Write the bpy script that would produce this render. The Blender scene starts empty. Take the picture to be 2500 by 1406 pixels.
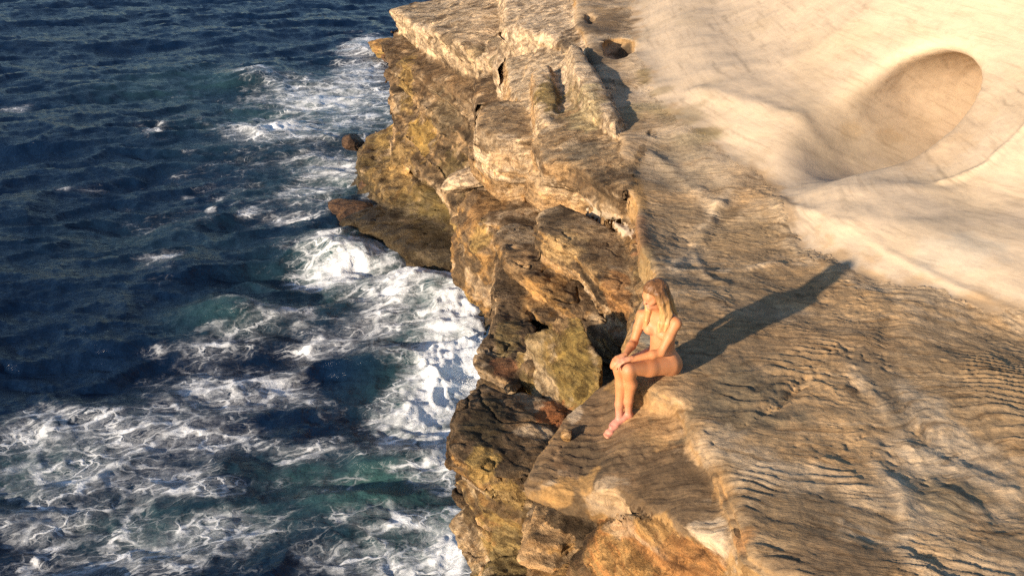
import bpy, math
import numpy as np

# ------------------------------------------------------------------ camera, sky, sun, exposure
scene = bpy.context.scene
COL = scene.collection
R = math.radians
CAMZ, PITCH, FPX = 12.5, 25.0, 2600.0          # camera height above the sea, tilt below horizontal, focal length in photo pixels
cam_d = bpy.data.cameras.new("camera")
cam_d.sensor_width = 36.0
cam_d.lens = 36.0 * FPX / 2500.0
cam_d.clip_start, cam_d.clip_end = 0.1, 2000.0
cam = bpy.data.objects.new("camera", cam_d)
cam.location = (0, 0, CAMZ)
cam.rotation_euler = (R(90 - PITCH), 0, 0)
COL.objects.link(cam)
scene.camera = cam

SUN_ELEV, SUN_TO = 14.0, (0.72, 0.69)           # light travels towards +x +y
world = bpy.data.worlds.new("World")
scene.world = world
world.use_nodes = True
wn = world.node_tree
wn.nodes.clear()
sky = wn.nodes.new("ShaderNodeTexSky")
sky.sky_type = 'NISHITA'
sky.sun_disc = False
sky.sun_elevation = R(SUN_ELEV)
sky.sun_rotation = math.atan2(-SUN_TO[0], -SUN_TO[1])
sky.air_density, sky.dust_density, sky.ozone_density = 1.0, 0.5, 2.5
bg = wn.nodes.new("ShaderNodeBackground")
bg.inputs["Strength"].default_value = 0.10
wo = wn.nodes.new("ShaderNodeOutputWorld")
wn.links.new(sky.outputs[0], bg.inputs[0])
wn.links.new(bg.outputs[0], wo.inputs[0])

sun_d = bpy.data.lights.new("sun", 'SUN')
sun_d.energy = 5.0
sun_d.angle = R(1.2)
sun_d.color = (1.0, 0.83, 0.63)
sun = bpy.data.objects.new("sun", sun_d)
ce = math.cos(R(SUN_ELEV))
from mathutils import Vector
sun.rotation_euler = Vector((SUN_TO[0] * ce, SUN_TO[1] * ce, -math.sin(R(SUN_ELEV)))).to_track_quat('-Z', 'Y').to_euler()
sun.location = (-10, -8, 20)
COL.objects.link(sun)
scene.view_settings.view_transform = 'Standard'
scene.view_settings.look = 'None'
scene.view_settings.gamma = 1.0
scene.view_settings.use_curve_mapping = False
scene.view_settings.exposure = 0.8
scene.cycles.max_bounces = 6
scene.cycles.sample_clamp_direct = 2.5
scene.cycles.sample_clamp_indirect = 1.5
scene.cycles.use_denoising = False

# ------------------------------------------------------------------ helpers
CP, SP = math.cos(R(PITCH)), math.sin(R(PITCH))

def ray(px, py):
    u, v = (px - 1250.0) / FPX, -(py - 703.0) / FPX
    return np.array((u, CP + v * SP, -SP + v * CP))

def at(px, py, D):
    """photo pixel on the level D metres below the camera -> world point"""
    d = ray(px, py)
    return np.array((0, 0, CAMZ)) + d * (D / -d[2])

def atd(px, py, t):
    return np.array((0, 0, CAMZ)) + ray(px, py) * t

def project(V):
    q = V - np.array((0, 0, CAMZ), np.float32)
    t = q[:, 1] * CP - q[:, 2] * SP
    return 1250 + FPX * q[:, 0] / t, 703 - FPX * (q[:, 1] * SP + q[:, 2] * CP) / t, t

rng = np.random.default_rng(7)
_perm = rng.permutation(256).astype(np.int32)
_perm = np.concatenate([_perm, _perm, _perm])
_grad = rng.normal(size=(256, 3)).astype(np.float32)
_grad /= np.linalg.norm(_grad, axis=1, keepdims=True)

def perlin(p, scale=1.0, seed=0.0):
    """gradient noise at points p (N,3); scale = feature size in metres; scale may be a triple"""
    q = (np.asarray(p, np.float32) / np.asarray(scale, np.float32)) + np.float32(seed * 17.31)
    i = np.floor(q).astype(np.int32)
    f = q - i
    i &= 255
    w = f * f * f * (f * (f * 6 - 15) + 10)
    out = np.zeros(len(q), np.float32)
    for dx in (0, 1):
        wx = w[:, 0] if dx else 1 - w[:, 0]
        a = _perm[(i[:, 0] + dx) & 255]
        for dy in (0, 1):
            wy = wx * (w[:, 1] if dy else 1 - w[:, 1])
            b = _perm[a + ((i[:, 1] + dy) & 255)]
            for dz in (0, 1):
                g = _grad[_perm[b + ((i[:, 2] + dz) & 255)] & 255]
                dot = g[:, 0] * (f[:, 0] - dx) + g[:, 1] * (f[:, 1] - dy) + g[:, 2] * (f[:, 2] - dz)
                out += wy * (w[:, 2] if dz else 1 - w[:, 2]) * dot
    return out * 1.6

def fbm(p, scale, octaves=4, seed=0.0, gain=0.5):
    s, a, o = np.asarray(scale, np.float32), 1.0, 0
    for k in range(octaves):
        o = o + a * perlin(p, s, seed + k * 3.7)
        s, a = s / 2.03, a * gain
    return o

def sstep(a, b, x):
    t = np.clip((x - a) / (b - a), 0, 1)
    return t * t * (3 - 2 * t)

def mix(a, b, t):
    return a + (b - a) * t[:, None]

def sdpoly(poly, X, Y):
    """signed distance to a 2-D polygon"""
    d = np.full(X.shape, 1e9, np.float32)
    ins = np.zeros(X.shape, bool)
    n = len(poly)
    for k in range(n):
        ax, ay = poly[k]
        bx, by = poly[(k + 1) % n]
        ex, ey = bx - ax, by - ay
        wx, wy = X - ax, Y - ay
        t = np.clip((wx * ex + wy * ey) / (ex * ex + ey * ey + 1e-12), 0, 1)
        d = np.minimum(d, (wx - ex * t) ** 2 + (wy - ey * t) ** 2)
        c = (ay > Y) != (by > Y)
        with np.errstate(divide='ignore', invalid='ignore'):
            ins ^= c & (X < ex * (Y - ay) / (ey if abs(ey) > 1e-9 else 1e-9) + ax)
    d = np.sqrt(d)
    return np.where(ins, -d, d).astype(np.float32)

def smax(a, b, r):
    h = np.maximum(r - np.abs(a - b), 0) / r
    return np.maximum(a, b) + h * h * (r * 0.25)

def smin(a, b, r):
    return -smax(-a, -b, r)

def link(name, me, parent=None):
    o = bpy.data.objects.new(name, me)
    COL.objects.link(o)
    if parent:
        o.parent = parent
    return o

def mesh_obj(name, V, F, mat, parent=None, colors=None, smooth=True, attrs=None):
    me = bpy.data.meshes.new(name)
    F = np.asarray(F)
    k = F.shape[1]
    me.vertices.add(len(V))
    me.vertices.foreach_set("co", np.asarray(V, np.float32).ravel())
    me.loops.add(F.size)
    me.loops.foreach_set("vertex_index", F.astype(np.int32).ravel())
    me.polygons.add(len(F))
    me.polygons.foreach_set("loop_start", np.arange(0, F.size, k, dtype=np.int32))
    me.polygons.foreach_set("loop_total", np.full(len(F), k, np.int32))
    if smooth:
        me.polygons.foreach_set("use_smooth", np.ones(len(F), bool))
    me.update(calc_edges=True)
    if colors is not None:
        a = me.attributes.new("tint", 'FLOAT_COLOR', 'POINT')
        a.data.foreach_set("color", np.concatenate([colors, np.ones((len(V), 1))], 1).astype(np.float32).ravel())
    for an, av in (attrs or {}).items():
        a = me.attributes.new(an, 'FLOAT', 'POINT')
        a.data.foreach_set("value", np.asarray(av, np.float32))
    me.materials.append(mat)
    return link(name, me, parent)

def surface_nets(d, org, vox):
    """iso-surface of a dense distance field -> verts, quads, nearest grid index"""
    s = d < 0
    c = s[:-1, :-1, :-1].astype(np.int8)
    for dx in (0, 1):
        for dy in (0, 1):
            for dz in (0, 1):
                if dx or dy or dz:
                    c = c + s[dx:s.shape[0] - 1 + dx, dy:s.shape[1] - 1 + dy, dz:s.shape[2] - 1 + dz]
    act = np.nonzero((c > 0) & (c < 8))
    A = np.stack(act, 1)
    idx = np.full(c.shape, -1, np.int32)
    idx[act] = np.arange(len(A))
    corner = [(x, y, z) for x in (0, 1) for y in (0, 1) for z in (0, 1)]
    val = np.stack([d[A[:, 0] + x, A[:, 1] + y, A[:, 2] + z] for x, y, z in corner], 1)
    P = np.zeros((len(A), 3), np.float32)
    N = np.zeros(len(A), np.float32)
    cr = np.array(corner, np.float32)
    for a in range(8):
        for b in range(a + 1, 8):
            if np.abs(cr[a] - cr[b]).sum() == 1:
                m = (val[:, a] < 0) != (val[:, b] < 0)
                t = val[m, a] / (val[m, a] - val[m, b])
                P[m] += cr[a] + (cr[b] - cr[a]) * t[:, None]
                N[m] += 1
    P /= N[:, None]
    V = (A + P) * vox + np.asarray(org, np.float32)
    Q = []
    for ax in range(3):
        sl0 = [slice(1, -1)] * 3
        sl1 = [slice(1, -1)] * 3
        sl0[ax] = slice(0, -1)
        sl1[ax] = slice(1, None)
        e0, e1 = s[tuple(sl0)], s[tuple(sl1)]
        w = np.nonzero(e0 != e1)
        g = np.stack(w, 1)
        off = np.ones(3, int)
        off[ax] = 0
        g = g + off
        flip = e0[w]
        u, v = (ax + 1) % 3, (ax + 2) % 3
        def cell(du, dv):
            h = g.copy()
            h[:, u] -= du
            h[:, v] -= dv
            return idx[h[:, 0], h[:, 1], h[:, 2]]
        q = np.stack([cell(1, 1), cell(0, 1), cell(0, 0), cell(1, 0)], 1)
        q[~flip] = q[~flip][:, ::-1]
        Q.append(q)
    return V.astype(np.float32), np.concatenate(Q), A

def drop_islands(V, F, L, least=600):
    """keep only pieces with at least `least` corners"""
    lab = np.arange(len(V))
    E = np.concatenate([F[:, [0, 1]], F[:, [1, 2]], F[:, [2, 3]]])
    for _ in range(200):
        m = np.minimum(lab[E[:, 0]], lab[E[:, 1]])
        new = lab.copy()
        np.minimum.at(new, E[:, 0], m)
        np.minimum.at(new, E[:, 1], m)
        new = new[new]
        new = new[new]
        if (new == lab).all():
            break
        lab = new
    cnt = np.bincount(lab, minlength=len(V))
    F = F[(cnt[lab] >= least)[F[:, 0]]]
    u, inv = np.unique(F, return_inverse=True)
    return V[u], inv.reshape(F.shape), L[u]

def vnormals(V, F):
    a = V[F[:, 2]] - V[F[:, 0]]
    b = V[F[:, 3]] - V[F[:, 1]]
    n = np.cross(a, b)
    N = np.zeros_like(V)
    for k in range(4):
        for c in range(3):
            N[:, c] += np.bincount(F[:, k], n[:, c], len(V)).astype(np.float32)
    return N / (np.linalg.norm(N, axis=1, keepdims=True) + 1e-9)

def smooth_mesh(V, F, it=1, f=0.5):
    for _ in range(it):
        S = np.zeros_like(V)
        C = np.zeros(len(V), np.float32)
        for k in range(4):
            a, b = F[:, k], F[:, (k + 1) % 4]
            for c in range(3):
                S[:, c] += np.bincount(a, V[b, c], len(V)) + np.bincount(b, V[a, c], len(V))
            C += np.bincount(a, minlength=len(V)) + np.bincount(b, minlength=len(V))
        V = V + f * (S / np.maximum(C, 1)[:, None] - V)
    return V

def subdivide(V, F, lab):
    E = np.concatenate([F[:, [k, (k + 1) % 4]] for k in range(4)])
    E.sort(axis=1)
    key = E[:, 0].astype(np.int64) * len(V) + E[:, 1]
    u, first, inv = np.unique(key, return_index=True, return_inverse=True)
    n = len(F)
    em = (V[E[first, 0]] + V[E[first, 1]]) / 2
    fc = V[F].mean(1)
    ei = [inv[k * n:(k + 1) * n] + len(V) for k in range(4)]
    fi = np.arange(n) + len(V) + len(u)
    Q = np.concatenate([np.stack([F[:, k], ei[k], fi, ei[(k + 3) % 4]], 1) for k in range(4)])
    return np.concatenate([V, em, fc]), Q, np.concatenate([lab, lab[E[first, 0]], lab[F[:, 0]]])

# ------------------------------------------------------------------ materials
class NT:
    def __init__(self, name):
        self.m = bpy.data.materials.new(name)
        self.m.use_nodes = True
        self.t = self.m.node_tree
        self.t.nodes.clear()
        self.out = self.t.nodes.new("ShaderNodeOutputMaterial")
    def n(self, typ, ins=None, **kw):
        x = self.t.nodes.new("ShaderNode" + typ)
        for k, v in kw.items():
            setattr(x, k, v)
        for k, v in (ins or {}).items():
            s = x.inputs[k]
            if isinstance(v, bpy.types.NodeSocket):
                self.t.links.new(v, s)
            else:
                s.default_value = v
        return x
    def math(self, op, a, b=0.0, clamp=False):
        return self.n("Math", {0: a, 1: b}, operation=op, use_clamp=clamp).outputs[0]
    def mixc(self, f, a, b, blend='MIX'):
        x = self.n("Mix", data_type='RGBA', blend_type=blend)
        for s, v in ((x.inputs[0], f), (x.inputs[6], a), (x.inputs[7], b)):
            if isinstance(v, bpy.types.NodeSocket):
                self.t.links.new(v, s)
            else:
                s.default_value = v
        return x.outputs[2]
    def ramp(self, fac, stops):
        x = self.n("ValToRGB", {0: fac})
        e = x.color_ramp.elements
        while len(e) < len(stops):
            e.new(0.5)
        for k, (p, c) in enumerate(stops):
            e[k].position = p
            e[k].color = c if isinstance(c, tuple) else (c, c, c, 1)
        return x.outputs[0]
    def noise(self, vec, scale, detail=5, rough=0.55, dist=0.0):
        return self.n("TexNoise", {"Vector": vec, "Scale": scale, "Detail": detail, "Roughness": rough, "Distortion": dist}).outputs[0]
    def mapping(self, vec, scale=(1, 1, 1), rot=(0, 0, 0)):
        return self.n("Mapping", {"Vector": vec, "Scale": scale, "Rotation": rot}).outputs[0]

def rock_material(name, grain=1.0, bump=0.5, streak=0.5, rough=0.9, contrast=1.0, patch=0.5, vein=0.4, beds=0.0):
    t = NT(name)
    P = t.n("NewGeometry").outputs["Position"]
    warp = t.n("TexNoise", {"Vector": P, "Scale": 1.3 * grain, "Detail": 4.0}).outputs[1]
    Pw = t.n("VectorMath", {0: P, 1: t.n("VectorMath", {0: warp, 3: 0.45 / grain}, operation='SCALE').outputs[0]}, operation='ADD').outputs[0]
    bed = t.mapping(Pw, (0.8, 0.8, 7.0), (R(4), R(-6), 0))
    n_big = t.noise(Pw, 1.6 * grain, 6, 0.62)
    n_mid = t.noise(Pw, 9.0 * grain, 8, 0.70)
    n_bed = t.noise(bed, 2.6 * grain, 7, 0.62)
    n_fine = t.noise(P, 60.0 * grain, 5, 0.65)
    n_pat = t.noise(Pw, 3.6 * grain, 9, 0.72)
    n_pat2 = t.noise(t.mapping(Pw, (1, 1, 2.2), (0, 0, 1.0)), 2.9 * grain, 9, 0.70)
    col = t.n("Attribute", attribute_name="tint").outputs[0]
    c1 = t.ramp(n_big, [(0.30, (0.55, 0.52, 0.48, 1)), (0.52, (1, 1, 1, 1)), (0.74, (1.22, 1.15, 1.05, 1))])
    c2 = t.ramp(n_bed, [(0.36, (0.38, 0.33, 0.28, 1)), (0.46, (0.95, 0.95, 0.95, 1)), (0.66, (1.30, 1.22, 1.10, 1))])
    c3 = t.ramp(n_mid, [(0.34, (0.50, 0.46, 0.41, 1)), (0.48, (1, 1, 1, 1)), (0.66, (1.28, 1.24, 1.15, 1))])
    c4 = t.ramp(n_fine, [(0.30, (0.66, 0.63, 0.58, 1)), (0.5, (1, 1, 1, 1)), (0.70, (1.25, 1.22, 1.16, 1))])
    cp = t.ramp(n_pat, [(0.40, (0.40, 0.35, 0.29, 1)), (0.465, (1, 1, 1, 1)), (1.0, (1, 1, 1, 1))])
    cq = t.ramp(n_pat2, [(0.0, (1, 1, 1, 1)), (0.545, (1, 1, 1, 1)), (0.60, (1.45, 1.40, 1.30, 1))])
    # ripple banding of iron in the sandstone
    wv = t.n("TexWave", {"Vector": t.mapping(Pw, (0.7, 0.7, 2.0), (0.3, 0.2, 0)), "Scale": 1.5 * grain, "Distortion": 16.0, "Detail": 4.0, "Detail Scale": 1.4}, wave_type='BANDS', bands_direction='Z').outputs[1]
    cv = t.ramp(wv, [(0.05, (0.66, 0.58, 0.48, 1)), (0.5, (1, 1, 1, 1)), (0.95, (1.28, 1.22, 1.10, 1))])
    xyz = t.n("SeparateXYZ", {0: P})
    bv = t.n("CombineXYZ", {0: t.n("Attribute", attribute_name="bed").outputs["Fac"], 1: t.math('MULTIPLY', xyz.outputs[0], 0.9), 2: t.math('MULTIPLY', xyz.outputs[1], 0.6)}).outputs[0]
    n_line = t.noise(bv, 2.3, 8, 0.68)
    cl = t.ramp(n_line, [(0.36, (0.46, 0.40, 0.33, 1)), (0.455, (0.96, 0.95, 0.93, 1)), (0.54, (1, 1, 1, 1)), (0.66, (1.28, 1.24, 1.16, 1))])
    for f, c in ((beds, cl), (min(0.75 * contrast, 1.0), c1), (streak, c2), (min(0.85 * contrast, 1.0), c3), (min(0.85 * contrast, 1.0), c4), (patch, cp), (patch, cq), (vein, cv)):
        col = t.mixc(f, col, c, 'MULTIPLY')
    h = t.math('ADD', t.math('MULTIPLY', n_mid, 0.9), t.math('MULTIPLY', n_bed, 1.0))
    h = t.math('ADD', h, t.math('MULTIPLY', n_fine, 0.20))
    h = t.math('ADD', h, t.math('MULTIPLY', n_line, 1.6 * beds))
    h = t.math('ADD', h, t.math('MULTIPLY', cp, 0.25))
    b = t.n("Bump", {"Height": h, "Strength": bump, "Distance": 0.06 / grain})
    wet = t.n("Attribute", attribute_name="wet").outputs["Fac"]
    ro = t.math('SUBTRACT', rough, t.math('MULTIPLY', wet, 0.5))
    s = t.n("BsdfPrincipled", {"Base Color": col, "Roughness": ro, "Normal": b.outputs[0], "Specular IOR Level": 0.25})
    t.t.links.new(s.outputs[0], t.out.inputs[0])
    return t.m

M_rock = rock_material("layered_sandstone", bump=1.0, streak=0.5, patch=0.7, vein=0.6, contrast=1.0)
M_shelf = rock_material("etched_sandstone", grain=1.3, bump=0.40, streak=0.2, contrast=0.6, patch=0.25, vein=0.1, beds=0.8)
M_pale = rock_material("smooth_pale_sandstone", grain=1.0, bump=0.12, streak=0.08, contrast=0.16, patch=0.05, vein=0.05, beds=0.26)
M_far = rock_material("headland_sandstone", grain=0.45, bump=1.0, streak=0.8, patch=0.8, vein=0.5)

# rock colours (reflectance)
PALE = (0.53, 0.415, 0.30)
CREAM = (0.49, 0.38, 0.265)
TAN = (0.41, 0.27, 0.145)
GREY = (0.31, 0.215, 0.125)
OCHRE = (0.32, 0.19, 0.075)
ORANGE = (0.37, 0.18, 0.065)
RUST = (0.22, 0.095, 0.045)
DARK = (0.080, 0.056, 0.034)
BROWN = (0.165, 0.112, 0.066)
GREEN = (0.19, 0.14, 0.062)
YELL = (0.28, 0.19, 0.07)

# ------------------------------------------------------------------ the rock: shelf and stacked blocks as one distance field
WALL = np.array([at(px, py, 4.4)[:2] for px, py in ((2900, 920), (2500, 800), (2300, 740), (2130, 690), (2050, 650), (1960, 600), (1905, 540), (1870, 450))]
                + [at(1740, 345, 4.2)[:2], at(1600, 240, 4.1)[:2], at(1545, 100, 3.9)[:2], at(1530, -40, 3.7)[:2]])
# area behind the wall foot, closed far away, so that distance is signed
WALL_POLY = np.concatenate([WALL, [[3.0, 60.0], [60.0, 60.0], [60.0, 0.0]]])
_S = np.array([-9, 0, 0.25, 0.8, 1.2, 1.7, 2.3, 3.0, 4.0, 6.0, 9.0])
_H = np.array([0, 0, 0.045, 0.30, 0.40, 0.44, 0.72, 1.25, 2.2, 4.6, 9.0])
_sx = np.linspace(-9, 9, 1801)
_hx = np.convolve(np.pad(np.interp(_sx, _S, _H), 25, mode='edge'), np.ones(51) / 51, 'valid')

def polyline(pts, D=4.46):
    return np.array([at(px, py, D)[:2] for px, py in pts], np.float32)

def line_dist(pl, X, Y):
    d = np.full(X.shape, 1e9, np.float32)
    for (ax, ay), (bx, by) in zip(pl[:-1], pl[1:]):
        ex, ey = bx - ax, by - ay
        u = np.clip(((X - ax) * ex + (Y - ay) * ey) / (ex * ex + ey * ey), 0, 1)
        d = np.minimum(d, np.hypot(X - ax - ex * u, Y - ay - ey * u))
    return d

# low ribs and grooves of the shelf: outline on the photo, height, half width
RIBS = [
 ([(2080,905),(2150,985),(2200,1060),(2215,1090)], 0.018, 0.06), ([(2215,1090),(2290,1180),(2370,1240)], 0.012, 0.05), ([(2140,1130),(2205,1200),(2215,1290),(2195,1330),(2260,1390)], 0.025, 0.05),
 ([(2215,1090),(2330,1130),(2470,1200)], 0.016, 0.08), ([(1590,385),(1680,440),(1752,492)], 0.035, 0.10), ([(1752,492),(1700,570),(1640,640)], 0.03, 0.07), ([(1752,492),(1860,400)], 0.03, 0.09),
 ([(1700,590),(1720,660),(1770,690)], 0.03, 0.05), ([(1660,650),(1800,645),(1900,640)], 0.03, 0.05), ([(2130,690),(2180,760),(2150,870),(2240,960)], -0.02, 0.08), ([(1985,905),(1900,985),(1745,1058)], -0.04, 0.025),
 ([(1700,720),(1850,705),(2030,745)], -0.018, 0.03), ([(1960,1180),(2100,1230),(2200,1275)], -0.015, 0.03), ([(1880,1240),(2050,1290),(2200,1330),(2350,1400)], -0.018, 0.04), ([(2300,1170),(2400,1230),(2435,1260)], -0.015, 0.04),
]
RIBS = [(polyline(p), h, w) for p, h, w in RIBS]
FLOW = [([(1600,250),(1760,365),(1900,450),(2060,520),(2300,600),(2500,690),(2700,770)], 4.15, 0.04, 0.22), ([(1545,110),(1690,270),(1860,370),(2060,440),(2280,470)], 4.0, 0.035, 0.20),
        ([(1900,470),(1935,560),(2050,640)], 4.3, 0.02, 0.08), ([(1780,400),(1990,520),(2200,640),(2500,760)], 4.28, 0.02, 0.05), ([(1700,180),(1900,250),(2100,290)], 3.8, 0.05, 0.15), ([(2300,440),(2400,440),(2520,415)], 3.9, 0.05, 0.05)]
FLOW = [(polyline(p, D), h, w) for p, D, h, w in FLOW]
HOLLOWS = [(1690,430,1.0,0.16), (1640,560,0.6,0.10), (1800,570,0.9,0.10), (1775,505,0.25,0.07), (2300,540,0.9,0.10)]
HOLLOWS = [(*at(px, py, 4.4)[:2], r, h) for px, py, r, h in HOLLOWS]

def shelf_height(X, Y):
    s = -sdpoly(WALL_POLY, X, Y)
    p = np.stack([X.ravel(), Y.ravel(), np.zeros(X.size)], 1)
    n = (fbm(p, 1.7, 3, 1) * 0.07 + fbm(p, 0.5, 2, 2) * 0.018).reshape(X.shape)
    base = 8.02 + 0.03 * (X - 1.3) + 0.02 * (Y - 8.0)
    wob = 0.05 * perlin(p, 0.3, 3).reshape(X.shape)
    for pl, h, w in RIBS + FLOW:
        m = (X > pl[:, 0].min() - 0.5) & (X < pl[:, 0].max() + 0.5) & (Y > pl[:, 1].min() - 0.5) & (Y < pl[:, 1].max() + 0.5)
        if m.any():
            base[m] += h * np.exp(-((line_dist(pl, X[m], Y[m]) + wob[m]) / w) ** 2)
    for cx, cy, r, h in HOLLOWS:
        base -= h * np.exp(-(((X - cx) / r) ** 2 + ((Y - cy) / (1.5 * r)) ** 2))
    soft = 1 - 0.75 * sstep(0.0, 0.6, s)
    return (base + np.interp(s, _sx, _hx) + n * soft).astype(np.float32), s

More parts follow.
